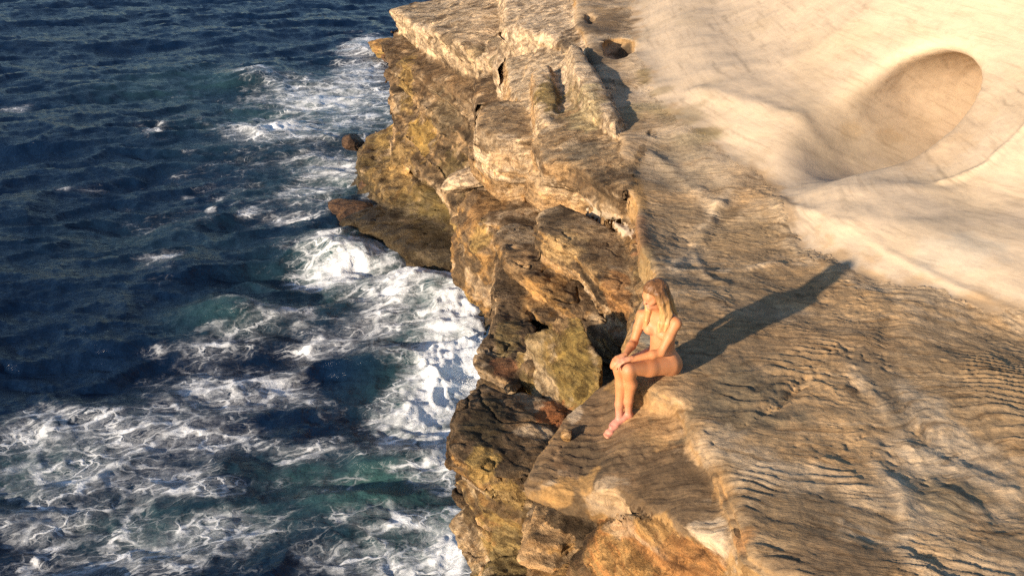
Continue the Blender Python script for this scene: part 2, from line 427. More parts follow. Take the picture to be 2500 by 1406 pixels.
# name, outline [(px, py, D)...], thickness, flare, (side colour, top colour), roundness, relief
SLABS = [
 ("ledge", [(1375,1035,4.12),(1300,1135,4.15),(1288,1160,4.15),(1345,1185,4.12),(1440,1205,4.05),(1500,1200,4.0),(1640,1285,3.88),(1800,1325,3.72),(1880,1290,3.66),(1760,1090,3.66),(1690,980,3.68),(1610,925,3.74),(1520,900,3.85),(1450,940,4.0)], 0.20, 0.05, (OCHRE, (0.21, 0.135, 0.075)), 0.07, 0.6),
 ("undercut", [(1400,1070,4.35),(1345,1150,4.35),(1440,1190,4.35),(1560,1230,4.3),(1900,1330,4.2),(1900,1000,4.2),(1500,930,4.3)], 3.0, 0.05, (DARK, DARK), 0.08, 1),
 ("scarp", [(1500,1236,4.08),(1640,1298,3.96),(1800,1353,3.84),(2050,1480,3.74),(2300,1640,3.74),(2300,1400,3.74),(1900,1300,3.74),(1600,1240,3.95)], 2.2, 0.55, (ORANGE, OCHRE), 0.05, 0.5),
 ("outcrop", [(1185,930,4.7),(1130,985,4.7),(1115,1085,4.7),(1190,1130,4.7),(1290,1140,4.7),(1360,1090,4.6),(1350,1030,4.6),(1260,950,4.7)], 0.5, -0.05, (BROWN, BROWN), 0.14, 1),
 ("bulge", [(1117,1105,5.1),(1172,1195,5.1),(1270,1235,5.1),(1400,1210,5.0),(1420,1080,5.0),(1200,1050,5.1)], 0.9, 0.0, (YELL, OCHRE), 0.14, 1),
 ("buttress", [(1197,1285,5.7),(1168,1360,5.7),(1150,1420,5.7),(1250,1490,5.7),(1430,1400,5.7),(1430,1230,5.7),(1300,1200,5.7)], 3.5, 0.05, (GREEN, GREEN), 0.12, 1),
 ("pillar", [(1320,1210,4.9),(1290,1320,4.9),(1370,1340,4.9),(1430,1290,4.9),(1430,1190,4.9),(1350,1180,4.9)], 1.6, 0.03, (OCHRE, TAN), 0.08, 0.5),
 ("column", [(1197,680,4.9),(1207,760,4.9),(1178,850,4.9),(1170,900,4.9),(1250,940,4.9),(1310,900,4.9),(1290,750,4.9),(1240,680,4.9)], 1.6, 0.08, (BROWN, BROWN), 0.12, 1),
 ("slab", [(1262,752,4.2),(1425,760,4.05),(1472,850,4.1),(1470,940,4.3),(1410,1012,4.75),(1325,975,4.85),(1258,865,4.75)], 1.5, 0.0, (GREEN, YELL), 0.06, 0.35),
 ("step", [(1275,945,4.75),(1350,965,4.7),(1425,1015,4.6),(1395,1055,4.7),(1300,1040,4.85),(1230,1000,4.9)], 0.5, 0.1, (ORANGE, RUST), 0.06, 1),
 ("block", [(1300,510,4.1),(1370,490,4.1),(1460,535,4.1),(1545,590,4.1),(1562,690,4.1),(1548,760,4.1),(1440,650,4.1),(1400,605,4.1),(1310,562,4.1)], 0.55, -0.08, (TAN, GREY), 0.07, 0.35),
 ("layer", [(1203,548,4.55),(1240,516,4.55),(1310,530,4.55),(1420,640,4.55),(1550,790,4.5),(1530,850,4.5),(1420,755,4.55),(1330,690,4.55),(1220,612,4.55)], 0.30, -0.2, (OCHRE, BROWN), 0.06, 1),
 ("layer", [(1192,655,4.9),(1215,605,4.9),(1350,680,4.9),(1500,800,4.8),(1510,870,4.8),(1420,835,4.85),(1290,755,4.9),(1203,728,4.9)], 0.45, -0.15, (TAN, BROWN), 0.08, 0.6),
 ("slope", [(1335,435,3.98),(1470,462,3.8),(1540,550,3.8),(1556,605,4.2),(1450,545,4.3),(1365,500,4.3)], 0.9, 0.0, (CREAM, PALE), 0.05, 0.3),
 ("overhang", [(1280,335,3.75),(1340,265,3.6),(1440,235,3.5),(1600,330,3.45),(1552,430,3.5),(1537,472,3.55),(1450,440,3.6),(1380,405,3.7),(1300,402,3.75)], 0.42, -0.35, (BROWN, GREY), 0.10, 0.7),
 ("rib", [(1560,455,3.75),(1600,470,3.7),(1620,640,3.75),(1580,760,3.8),(1540,830,3.9),(1550,700,4.1),(1532,600,4.0),(1540,500,3.8)], 2.0, 0.15, (OCHRE, TAN), 0.06, 1),
 ("backing", [(1180,330,5.6),(1175,240,5.9),(1195,140,5.9),(1400,60,5.0),(1470,300,4.8),(1300,430,5.0)], 6.0, 0.0, (BROWN, BROWN), 0.1, 1),
 ("block", [(1165,262,4.1),(1205,238,4.1),(1290,250,4.0),(1310,335,4.0),(1220,345,4.1),(1163,312,4.1)], 0.75, 0.05, (CREAM, GREY), 0.10, 0.45),
 ("layer", [(1140,345,4.75),(1175,328,4.75),(1290,340,4.7),(1310,430,4.7),(1200,430,4.75),(1140,378,4.75)], 0.55, -0.2, (TAN, GREY), 0.08, 0.6),
 ("block", [(1125,470,5.3),(1150,445,5.3),(1240,445,5.2),(1310,530,5.2),(1250,600,5.2),(1130,520,5.3)], 1.1, 0.05, (OCHRE, BROWN), 0.10, 1),
 ("wedge", [(1120,545,6.3),(1200,550,6.2),(1300,560,6.2),(1250,660,6.2),(1150,612,6.3)], 0.9, 0.0, (YELL, BROWN), 0.10, 1),
 ("ridge", [(1232,150,4.2),(1300,118,3.9),(1400,98,3.5),(1500,200,3.4),(1480,300,3.45),(1350,310,3.7),(1250,240,4.1)], 2.5, 0.1, (TAN, CREAM), 0.12, 0.55),
 ("ridge", [(1232,60,3.9),(1250,75,3.9),(1340,95,3.6),(1460,120,3.2),(1500,-120,3.2),(1240,-120,3.9)], 2.6, 0.1, (PALE, PALE), 0.12, 0.6),
 ("fold", [(1385,95,3.22),(1425,105,3.20),(1470,190,3.20),(1520,275,3.28),(1500,300,3.32),(1440,240,3.28),(1400,170,3.26)], 1.1, 0.35, (CREAM, PALE), 0.10, 0.45),
 ("fold", [(1300,160,3.55),(1345,150,3.52),(1365,230,3.55),(1350,300,3.62),(1315,290,3.65)], 1.4, 0.2, (TAN, CREAM), 0.10, 0.5),
 ("core", [(1520,960,4.6),(1400,910,4.8),(1330,770,5.0),(1255,680,5.2),(1215,580,5.5),(1215,470,5.5),(1230,300,5.5),(1255,120,5.5),(1500,0,5),(2600,0,5),(2600,1500,5),(1560,1500,5),(1480,1250,5)], 9.0, 0.0, (BROWN, BROWN), 0.1, 1),
 ("lip", [(958,15,6.0),(1000,62,6.0),(1150,128,5.5),(1240,172,5.1),(1330,200,4.8),(1420,180,4.7),(1420,-90,4.8),(1060,-90,6.0),(1055,5,6.0)], 0.85, -0.25, (CREAM, CREAM), 0.10, 0.7),
 ("stratum", [(940,110,7.35),(955,150,7.35),(1100,215,6.9),(1185,250,6.4),(1300,260,6.0),(1300,60,6.2),(1000,78,7.3)], 1.0, -0.15, (BROWN, BROWN), 0.15, 1),
 ("stratum", [(962,205,8.3),(975,235,8.3),(1100,300,7.9),(1200,330,7.5),(1320,330,7.0),(1320,120,7.0),(1000,140,8.3)], 2.2, 0.12, (GREY, DARK), 0.2, 1),
 ("plinth", [(905,325,10.7),(890,375,10.9),(905,415,11.0),(960,470,11.0),(1130,500,10.6),(1290,520,10.2),(1320,250,9.5),(1000,255,9.8)], 3.0, 0.08, (YELL, YELL), 0.35, 1),
 ("platform", [(850,540,11.72),(945,518,11.68),(1000,508,11.68),(1150,565,11.6),(1215,640,11.6),(1195,672,11.68),(1100,655,11.72),(1010,620,11.72),(930,575,11.72)], 1.2, 0.2, ((0.050, 0.030, 0.020), (0.055, 0.033, 0.021)), 0.15, 1),
 ("plinth", [(945,500,11.62),(990,530,11.62),(1130,568,11.62),(1230,640,11.62),(1300,560,11.0),(1200,440,11),(1000,440,11)], 1.5, 0.1, (YELL, DARK), 0.25, 1),
]
PRIMS, EXTRA = [], []
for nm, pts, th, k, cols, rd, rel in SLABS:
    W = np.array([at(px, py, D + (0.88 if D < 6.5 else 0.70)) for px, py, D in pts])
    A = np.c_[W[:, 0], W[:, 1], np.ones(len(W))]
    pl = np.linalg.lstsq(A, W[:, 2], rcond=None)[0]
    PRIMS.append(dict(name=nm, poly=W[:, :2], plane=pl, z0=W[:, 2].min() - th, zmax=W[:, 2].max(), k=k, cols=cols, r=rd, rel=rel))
_rb = np.random.default_rng(77)
for p in [q for q in PRIMS if q['name'] in ('block', 'layer', 'column', 'overhang', 'outcrop', 'bulge', 'buttress', 'ridge', 'pillar', 'lip', 'stratum', 'plinth')]:
    c = p['poly'].mean(0)
    big = p['name'] in ('lip', 'stratum', 'plinth')
    zt, depth = p['zmax'], p['zmax'] - p['z0']
    for fr_ in ((0.06, 0.38, 0.66) if depth > 0.4 else (0.3,)):
        z1 = zt - depth * (fr_ + _rb.uniform(-0.05, 0.05))
        if depth > 2:
            z1 = zt - 1.6 * fr_ - 0.1
        th = _rb.uniform(0.05, 0.10) * (3.0 if big else 1.0)
        grow = _rb.uniform(0.03, 0.07) * (3.0 if big else 1.0)
        v = p['poly'] - c
        poly = c + v * (1 + grow / np.linalg.norm(v, axis=1, keepdims=True))
        col = [(TAN, GREY), (OCHRE, BROWN), (CREAM, TAN), (BROWN, DARK)][_rb.integers(4)]
        if abs(p['plane'][0]) + abs(p['plane'][1]) < 0.35:
            EXTRA.append(dict(name="bed", poly=poly, plane=np.array((p['plane'][0], p['plane'][1], p['plane'][2] - (zt - z1))), z0=z1 - th, zmax=z1, k=-0.1, cols=col, r=0.04 if not big else 0.12, rel=0.8))
PRIMS += EXTRA
SHELF_EDGE = [at(px, py, D + 0.88)[:2] for px, py, D in ((1830,1330,3.6),(1730,1110,3.6),(1668,970,3.6),(1610,935,3.6),(1545,915,3.6),(1550,830,3.6),(1572,740,3.6),(1605,650,3.55),(1570,560,3.5),(1552,470,3.5),
              (1545,430,3.45),(1500,300,3.4),(1480,200,3.3),(1420,100,3.2),(1400,0,3.1),(1390,-80,3.0))] + [np.array(v) for v in ((2.8, 30.0), (14.0, 30.0), (14.0, 3.0), (3.6, 3.0))] + [at(2080,1470,4.48)[:2], at(1920,1380,4.48)[:2]]
CAVES = [(*at(1510, 122, 4.28), 0.36, 0.9, 0.27), (*at(1440, 45, 4.2), 0.12, 0.5, 0.14), (*at(1500, 832, 4.75), 0.16, 0.30, 0.16), (*at(1372, 92, 4.6), 0.16, 0.5, 0.16)]
HOLLOW = dict(c=(5.58, 13.72, 8.68), a=((0.86, 0.51, 2.55), (-0.51, 0.86, 0.86)), z=0.66)

_LAT = np.random.default_rng(5).normal(size=(48, 48, 48)).astype(np.float32) * 1.9

def lattice_noise(lo, shape, vox, L, seed):
    """smooth random values on a world-anchored lattice of spacing L, upsampled over the dense grid"""
    M, I = [], []
    for n, o in zip(shape, lo):
        x = (o + np.arange(n) * vox) / L
        b = int(math.floor(x[0]))
        i = np.floor(x).astype(int) - b
        f = x - b - i
        m = i[-1] + 4
        w = np.zeros((n, m), np.float32)
        a = np.arange(n)
        w[a, i] += (1 - f) ** 3 / 6
        w[a, i + 1] += (3 * f ** 3 - 6 * f ** 2 + 4) / 6
        w[a, i + 2] += (-3 * f ** 3 + 3 * f ** 2 + 3 * f + 1) / 6
        w[a, i + 3] += f ** 3 / 6
        M.append(w)
        I.append((np.arange(m) + b + seed * 13) % 48)
    G = _LAT[np.ix_(*I)]
    G = np.tensordot(M[0], G, (1, 0))
    G = np.matmul(M[1][None], G)
    return np.matmul(G, M[2].T[None])

_r1 = np.random.default_rng(11)
_bz = np.arange(-3, 20, 0.03)
def _bands():
    o = np.zeros(len(_bz))
    for w, a in ((0.55, 1.0), (0.22, 0.8), (0.09, 0.5)):
        z = -3.0
        v = 0.0
        b = np.zeros(len(_bz))
        while z < 20:
            h = w * _r1.uniform(0.5, 1.6)
            b[(_bz >= z) & (_bz < z + h)] = _r1.normal()
            z += h
        o += a * b
    return np.convolve(o, np.ones(2) / 2, 'same')
BANDS = _bands()
_bz2 = np.arange(-3, 20, 0.004)
def _steps():
    o, z = np.zeros(len(_bz2)), -3.0
    while z < 20:
        h = _r1.choice((0.03, 0.05, 0.09, 0.16)) * _r1.uniform(0.7, 1.3)
        o[(_bz2 >= z) & (_bz2 < z + h)] = _r1.uniform(-1, 1)
        z += h
    return o
STEPS = _steps()

def build_zone(lo, hi, vox, amp, seed, subdiv=0, smooth=1, band_amp=0.05, shelf=True):
    lo, hi = np.array(lo, float), np.array(hi, float)
    n = np.ceil((hi - lo) / vox).astype(int) + 1
    xs, ys, zs = (lo[k] + np.arange(n[k]) * vox for k in range(3))
    X, Y = np.meshgrid(xs, ys, indexing='ij')
    X, Y = X.astype(np.float32), Y.astype(np.float32)
    Z = zs.astype(np.float32)[None, None, :]
    d = np.full(n, 4.0, np.float32)
    lab = np.zeros(n, np.uint8)
    assert len(PRIMS) < 190
    # bedding relief and lumps, shared by the blocks; smooth beds take less of it
    N1 = lattice_noise(lo, n, vox, 0.9 * amp, 1)
    N2 = lattice_noise(lo, n, vox, 0.33 * amp, 2)
    N3 = lattice_noise(lo, n, vox, 0.16 * amp, 3)
    bz = (Z + 0.03 * X[:, :, None] - 0.05 * Y[:, :, None] + 0.10 * amp * N1)
    relief = np.interp(bz.ravel(), _bz * (1 if amp < 2 else 2.0), BANDS).astype(np.float32).reshape(d.shape)
    relief = (0.022 * (0.5 - np.abs(N2)) - 0.014 * (0.5 - np.abs(N3))) * amp + band_amp * relief
    del N3, bz
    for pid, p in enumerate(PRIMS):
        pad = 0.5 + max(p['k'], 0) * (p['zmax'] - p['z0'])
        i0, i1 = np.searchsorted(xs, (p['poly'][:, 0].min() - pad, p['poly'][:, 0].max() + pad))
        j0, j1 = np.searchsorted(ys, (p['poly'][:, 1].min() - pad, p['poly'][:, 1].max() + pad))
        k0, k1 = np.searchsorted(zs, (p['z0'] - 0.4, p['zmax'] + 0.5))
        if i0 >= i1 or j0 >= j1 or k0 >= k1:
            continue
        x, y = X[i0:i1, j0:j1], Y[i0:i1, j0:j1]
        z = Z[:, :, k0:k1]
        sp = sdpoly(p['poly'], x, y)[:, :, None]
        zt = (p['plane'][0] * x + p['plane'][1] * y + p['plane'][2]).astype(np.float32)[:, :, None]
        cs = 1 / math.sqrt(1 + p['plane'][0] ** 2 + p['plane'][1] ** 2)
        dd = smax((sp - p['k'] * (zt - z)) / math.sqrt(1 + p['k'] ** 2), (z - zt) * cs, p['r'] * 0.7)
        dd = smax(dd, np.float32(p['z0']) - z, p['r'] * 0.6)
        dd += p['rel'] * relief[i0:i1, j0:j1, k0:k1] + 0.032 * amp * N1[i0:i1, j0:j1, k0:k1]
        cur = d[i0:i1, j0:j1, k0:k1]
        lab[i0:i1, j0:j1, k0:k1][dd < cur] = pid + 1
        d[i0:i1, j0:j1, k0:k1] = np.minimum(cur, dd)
    if shelf:
        H, S = shelf_height(X, Y)
        sp = sdpoly(np.array(SHELF_EDGE), X, Y)[:, :, None] + 0.06 * N1 + 0.03 * N2
        dt = (Z - H[:, :, None]) * np.float32(0.85)
        fl = (0.06 + 0.16 * sstep(9.6, 8.6, Y))[:, :, None].astype(np.float32)
        dd = smax((sp - fl * (H[:, :, None] - Z)) * 0.85, dt, 0.10)
        dd = np.maximum(dd, (np.minimum(H, 8.1)[:, :, None] - 0.75 - 5.0 * np.clip(-sp - 0.25, 0, 2) - Z))
        hx, hy, hz = X[:, :, None] - HOLLOW['c'][0], Y[:, :, None] - HOLLOW['c'][1], (Z - HOLLOW['c'][2]) / HOLLOW['z']
        (ux, uy, ul), (vx, vy, vl) = HOLLOW['a']
        e = (np.sqrt(((hx * ux + hy * uy) / ul) ** 2 + ((hx * vx + hy * vy) / vl) ** 2 + hz ** 2) - 1) * 0.62 + 0.045 * N1
        dd = smax(dd, -e.astype(np.float32), 0.30)
        gx, gy, gz = X[:, :, None] - 4.72, Y[:, :, None] - 13.25, (Z - 8.60) / 0.55
        e = (np.sqrt(((gx * ux + gy * uy) / 1.55) ** 2 + ((gx * vx + gy * vy) / 0.62) ** 2 + gz ** 2) - 1) * 0.5 + 0.04 * N1
        dd = smax(dd, -e.astype(np.float32), 0.45)
        for cx, cy, cz, rx, ry, rz in CAVES:
            e = (np.sqrt(((X[:, :, None] - cx) / rx) ** 2 + ((Y[:, :, None] - cy) / ry) ** 2 + ((Z - cz) / rz) ** 2) - 1) * min(rx, ry, rz) + 0.03 * N1 + 0.03 * N2
            dd = np.maximum(dd, -e.astype(np.float32))
            d = np.maximum(d, -e.astype(np.float32))
        m = dd < d
        lab[m] = np.broadcast_to(np.where(S > 0.05 + 0.11 * fbm(np.stack([X.ravel(), Y.ravel(), 0 * X.ravel()], 1), 0.35, 3, 45).reshape(X.shape), 200, 199).astype(np.uint8)[:, :, None], d.shape)[m]
        d = np.minimum(d, dd)
    if hi[1] > 20:
        d[:, -2:, :] = np.maximum(d[:, -2:, :], 0.02)
    V, F, A = surface_nets(d, lo, vox)
    L = lab[A[:, 0], A[:, 1], A[:, 2]]
    for dx, dy, dz in ((1, 1, 1), (1, 0, 0), (0, 1, 0), (0, 0, 1), (1, 1, 0), (0, 1, 1), (1, 0, 1)):
        L = np.where(L == 0, lab[A[:, 0] + dx, A[:, 1] + dy, A[:, 2] + dz], L)
    L = np.maximum(L, 1)
    del d, lab, N1, N2, relief
    V, F, L = drop_islands(V, F, L)
    V = smooth_mesh(V, F, smooth)
    if subdiv:                                   # leave out rock far outside the picture and the buried back of the cliff
        fc = V[F].mean(1)
        fn = np.cross(V[F[:, 2]] - V[F[:, 0]], V[F[:, 3]] - V[F[:, 1]])
        vd = fc - np.array((0, 0, CAMZ), np.float32)
        px, py, t = project(fc)
        dot = (fn * vd).sum(1) / (np.linalg.norm(fn, axis=1) * np.linalg.norm(vd, axis=1) + 1e-9)
        F = F[(px > 700) & (px < 2800) & (py > -400) & (py < 1680) & (dot < 0.55)]
        u, inv = np.unique(F, return_inverse=True)
        V, F, L = V[u], inv.reshape(F.shape), L[u]
    for _ in range(subdiv):
        V, F, L = subdivide(V, F, L)
        V = smooth_mesh(V, F, 1, 0.25)
    return V, F, L

ETCH = [(*at(px, py, 4.46)[:2], r, a) for px, py, r, a in ((1800,960,0.45,1.6), (1720,1010,0.3,1.4), (2050,1180,0.5,0.8), (2340,1230,0.4,1.2), (2430,960,0.5,1.2), (1780,760,0.6,0.9), (1950,1360,0.5,1.2), (2250,1380,0.5,1.0), (1560,1180,0.5,1.0), (2000,880,0.4,0.6), (2400,1130,0.3,-0.6), (1950,620,0.5,-0.5))]

def relief_of(L):
    t_ = np.ones(512, np.float32)
    for k, pr in enumerate(PRIMS):
        t_[k + 1] = t_[k + 301] = pr['rel']
    return t_[L.astype(int)]

def shelf_phase(q):
    """phase of the thin beds where they crop out on the shelf"""
    lo = fbm(q, 1.6, 3, 21)
    ang = 0.32 + 0.5 * perlin(q, 2.6, 33)
    ph = (q[:, 1] * np.cos(ang) + q[:, 0] * np.sin(ang)) * 9.0 + 2.6 * lo + 0.34 * fbm(q, 0.35, 4, 23)
    return ph, lo

def detail(V, F, L, amp):
    """small relief along the normals: bedding steps, lumps, cracks; etched terraces on the shelf"""
    N = vnormals(V, F)
    steep = 1 - np.abs(N[:, 2])
    lid = [k + 1 for k, pr in enumerate(PRIMS) if pr['name'] in ('ledge', 'scarp')]
    shelf = ((L == 199) & (N[:, 2] > 0.55)) | (np.isin(L, lid) & (N[:, 2] > 0.75))
    wall = (L == 200)
    blk = ~(shelf | wall)
    off = np.zeros(len(V), np.float32)
    RL = relief_of(L)
    p = V[blk]
    w = fbm(p, 0.5 * amp, 2, 5)
    s = p[:, 2] + 0.03 * p[:, 0] - 0.05 * p[:, 1] + 0.05 * w * amp
    bed = perlin(np.stack([p[:, 0] * 0.12, p[:, 1] * 0.12, s], 1), 0.045 * amp, 6) + 0.7 * perlin(np.stack([p[:, 0] * 0.2, p[:, 1] * 0.2, s], 1), 0.018 * amp, 8)
    crack = np.abs(fbm(p, 0.6 * amp, 3, 9))
    crack = -np.exp(-(crack / 0.035) ** 2)
    stp = np.interp((s + 0.012 * amp * w) / (1.0 if amp < 2 else 2.2), _bz2, STEPS).astype(np.float32)
    off[blk] = 0.030 * amp * stp * (0.25 + steep[blk]) + amp * ((0.004 + 0.012 * steep[blk]) * bed + 0.013 * fbm(p, 0.16 * amp, 4, 7, 0.6) - 0.012 * np.abs(fbm(p, 0.24 * amp, 3, 11)) + 0.03 * crack * (w > -0.1))
    V = V + N * (off * (0.4 + 0.6 * RL))[:, None]
    # shelf: thin eroded beds cut by the gentle slope
    p = V[shelf]
    q = p * np.array((1, 1, 0), np.float32)
    ph, lo = shelf_phase(q)
    fr = ph - np.floor(ph)
    ph2 = ph * 2.3 + 1.1 * fbm(q, 0.22, 3, 27)
    fr2 = ph2 - np.floor(ph2)
    fr = np.where(fr < 0.76, (fr / 0.76) ** 2, 1 - sstep(0.76, 1.0, fr))
    fr2 = np.where(fr2 < 0.65, (fr2 / 0.65) ** 2, 1 - sstep(0.65, 1.0, fr2))
    mask = sstep(-0.05, 0.6, fbm(q, 1.0, 3, 25))
    m2 = sstep(-0.15, 0.55, fbm(q, 0.6, 3, 26))
    boost = np.ones(len(q), np.float32)
    for cx, cy, r, a_ in ETCH:
        boost += a_ * np.exp(-((q[:, 0] - cx) ** 2 + ((q[:, 1] - cy) / 1.5) ** 2) / (r * r))
    mask = np.clip(mask * boost, 0, 1.6)
    h = 0.011 * mask * (fr - 0.4) + 0.008 * m2 * (fr2 - 0.4) + 0.007 * fbm(q, 0.12, 4, 28, 0.6) - 0.005 * np.abs(fbm(q, 0.3, 3, 29))
    pit = sstep(0.22, 0.5, perlin(q, 0.07, 30)) * sstep(0.05, 0.5, perlin(q, 0.7, 31))
    h -= 0.013 * pit
    V[shelf, 2] += h
    p = V[wall]
    sw_ = np.interp((p[:, 2] + 0.06 * p[:, 0]) / 1.4, _bz2, STEPS).astype(np.float32) * sstep(0.35, 0.8, steep[wall])
    V[wall] += N[wall] * (0.010 * sw_)[:, None]
    V[wall] += N[wall] * (0.004 * fbm(p * np.array((1, 1, 3.0)), 0.25, 3, 40) + 0.02 * fbm(p, 0.9, 2, 41))[:, None]
    return V

def rock_colour(V, N, L):
    C = np.zeros((len(V), 3), np.float32)
    wet = np.zeros(len(V), np.float32)
    n1 = fbm(V, 0.8, 4, 50)
    n2 = fbm(V, 0.25, 4, 51)
    n3 = fbm(V * np.array((1, 1, 3.5), np.float32), 1.4, 4, 52)
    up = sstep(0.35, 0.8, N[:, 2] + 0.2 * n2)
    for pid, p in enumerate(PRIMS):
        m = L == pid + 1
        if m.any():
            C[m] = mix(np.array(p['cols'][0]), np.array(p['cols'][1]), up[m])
    m = L == 199
    C[m] = mix(np.array(TAN), np.array(GREY), sstep(-0.3, 0.4, n1)[m])
    C[m] = mix(C[m], np.array(CREAM), (0.55 * sstep(0.1, 0.6, n3)[m]))
    if m.any():
        sw = -sdpoly(WALL_POLY, V[m, 0], V[m, 1])
        C[m] = mix(C[m], np.array(CREAM), 0.55 * sstep(-0.30, 0.05, sw + 0.3 * n2[m]))
        ph = shelf_phase(V[m] * np.array((1, 1, 0), np.float32))[0]
        sn = perlin(np.stack([ph * 1.7, V[m, 0] * 0.5, V[m, 1] * 0.5], 1), 1.0, 57) + 0.7 * perlin(np.stack([ph * 4.1, V[m, 0] * 0.9, V[m, 1] * 0.9], 1), 1.0, 58)
        C[m] *= (1 - 0.25 * sstep(0.05, 0.75, sn))[:, None]
        C[m] = mix(C[m], np.array(CREAM), 0.40 * sstep(0.2, 0.8, -sn))
        for pl, h, w in RIBS:
            if h > 0:
                C[m] = mix(C[m], np.array(CREAM), 0.75 * np.exp(-((line_dist(pl, V[m, 0], V[m, 1]) + 0.06 * n2[m]) / (w * 1.3)) ** 2))
    C[m] = mix(C[m], np.array(OCHRE), 0.8 * sstep(0.7, 0.45, N[m, 2] + 0.15 * n2[m]))
    m = L == 200
    C[m] = mix(np.array(PALE), np.array(CREAM), sstep(0.0, 0.7, n3)[m])
    if m.any():
        sw = -sdpoly(WALL_POLY, V[m, 0], V[m, 1])
        lay = V[m, 2] * 0.7 + sw * 0.5 + 0.05 * n1[m]
        st = perlin(np.stack([lay * 9, V[m, 0] * 0.35, V[m, 1] * 0.35], 1), 1.0, 55) + 0.6 * perlin(np.stack([lay * 26, V[m, 0] * 0.6, V[m, 1] * 0.6], 1), 1.0, 56)
        C[m] *= (1 - 0.30 * sstep(0.25, 0.75, st) * sstep(-0.4, 0.4, n1[m]))[:, None]
        C[m] = mix(C[m], np.array(TAN), 0.75 * sstep(0.34, 0.0, sw + 0.25 * n2[m]))
    blk = L < 199
    C[blk] = mix(C[blk], np.array(DARK) * 1.2, (0.85 * sstep(0.02, 0.35, n1 + 0.5 * n2) * np.clip(relief_of(L) * 1.2 - 0.2, 0, 1))[blk])
    C[blk] = mix(C[blk], np.array(CREAM), 0.55 * sstep(0.28, 0.5, n3 - 0.4 * n2)[blk])
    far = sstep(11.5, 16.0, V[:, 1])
    C[blk] *= (0.92 + 0.18 * far[blk])[:, None]  # blocks lightened with distance, haze painted into the colour
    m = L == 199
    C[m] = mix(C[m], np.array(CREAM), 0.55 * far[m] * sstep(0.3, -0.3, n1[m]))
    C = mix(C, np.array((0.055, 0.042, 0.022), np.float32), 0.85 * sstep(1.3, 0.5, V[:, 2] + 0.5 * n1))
    return np.clip(C, 0.01, 0.8), wet

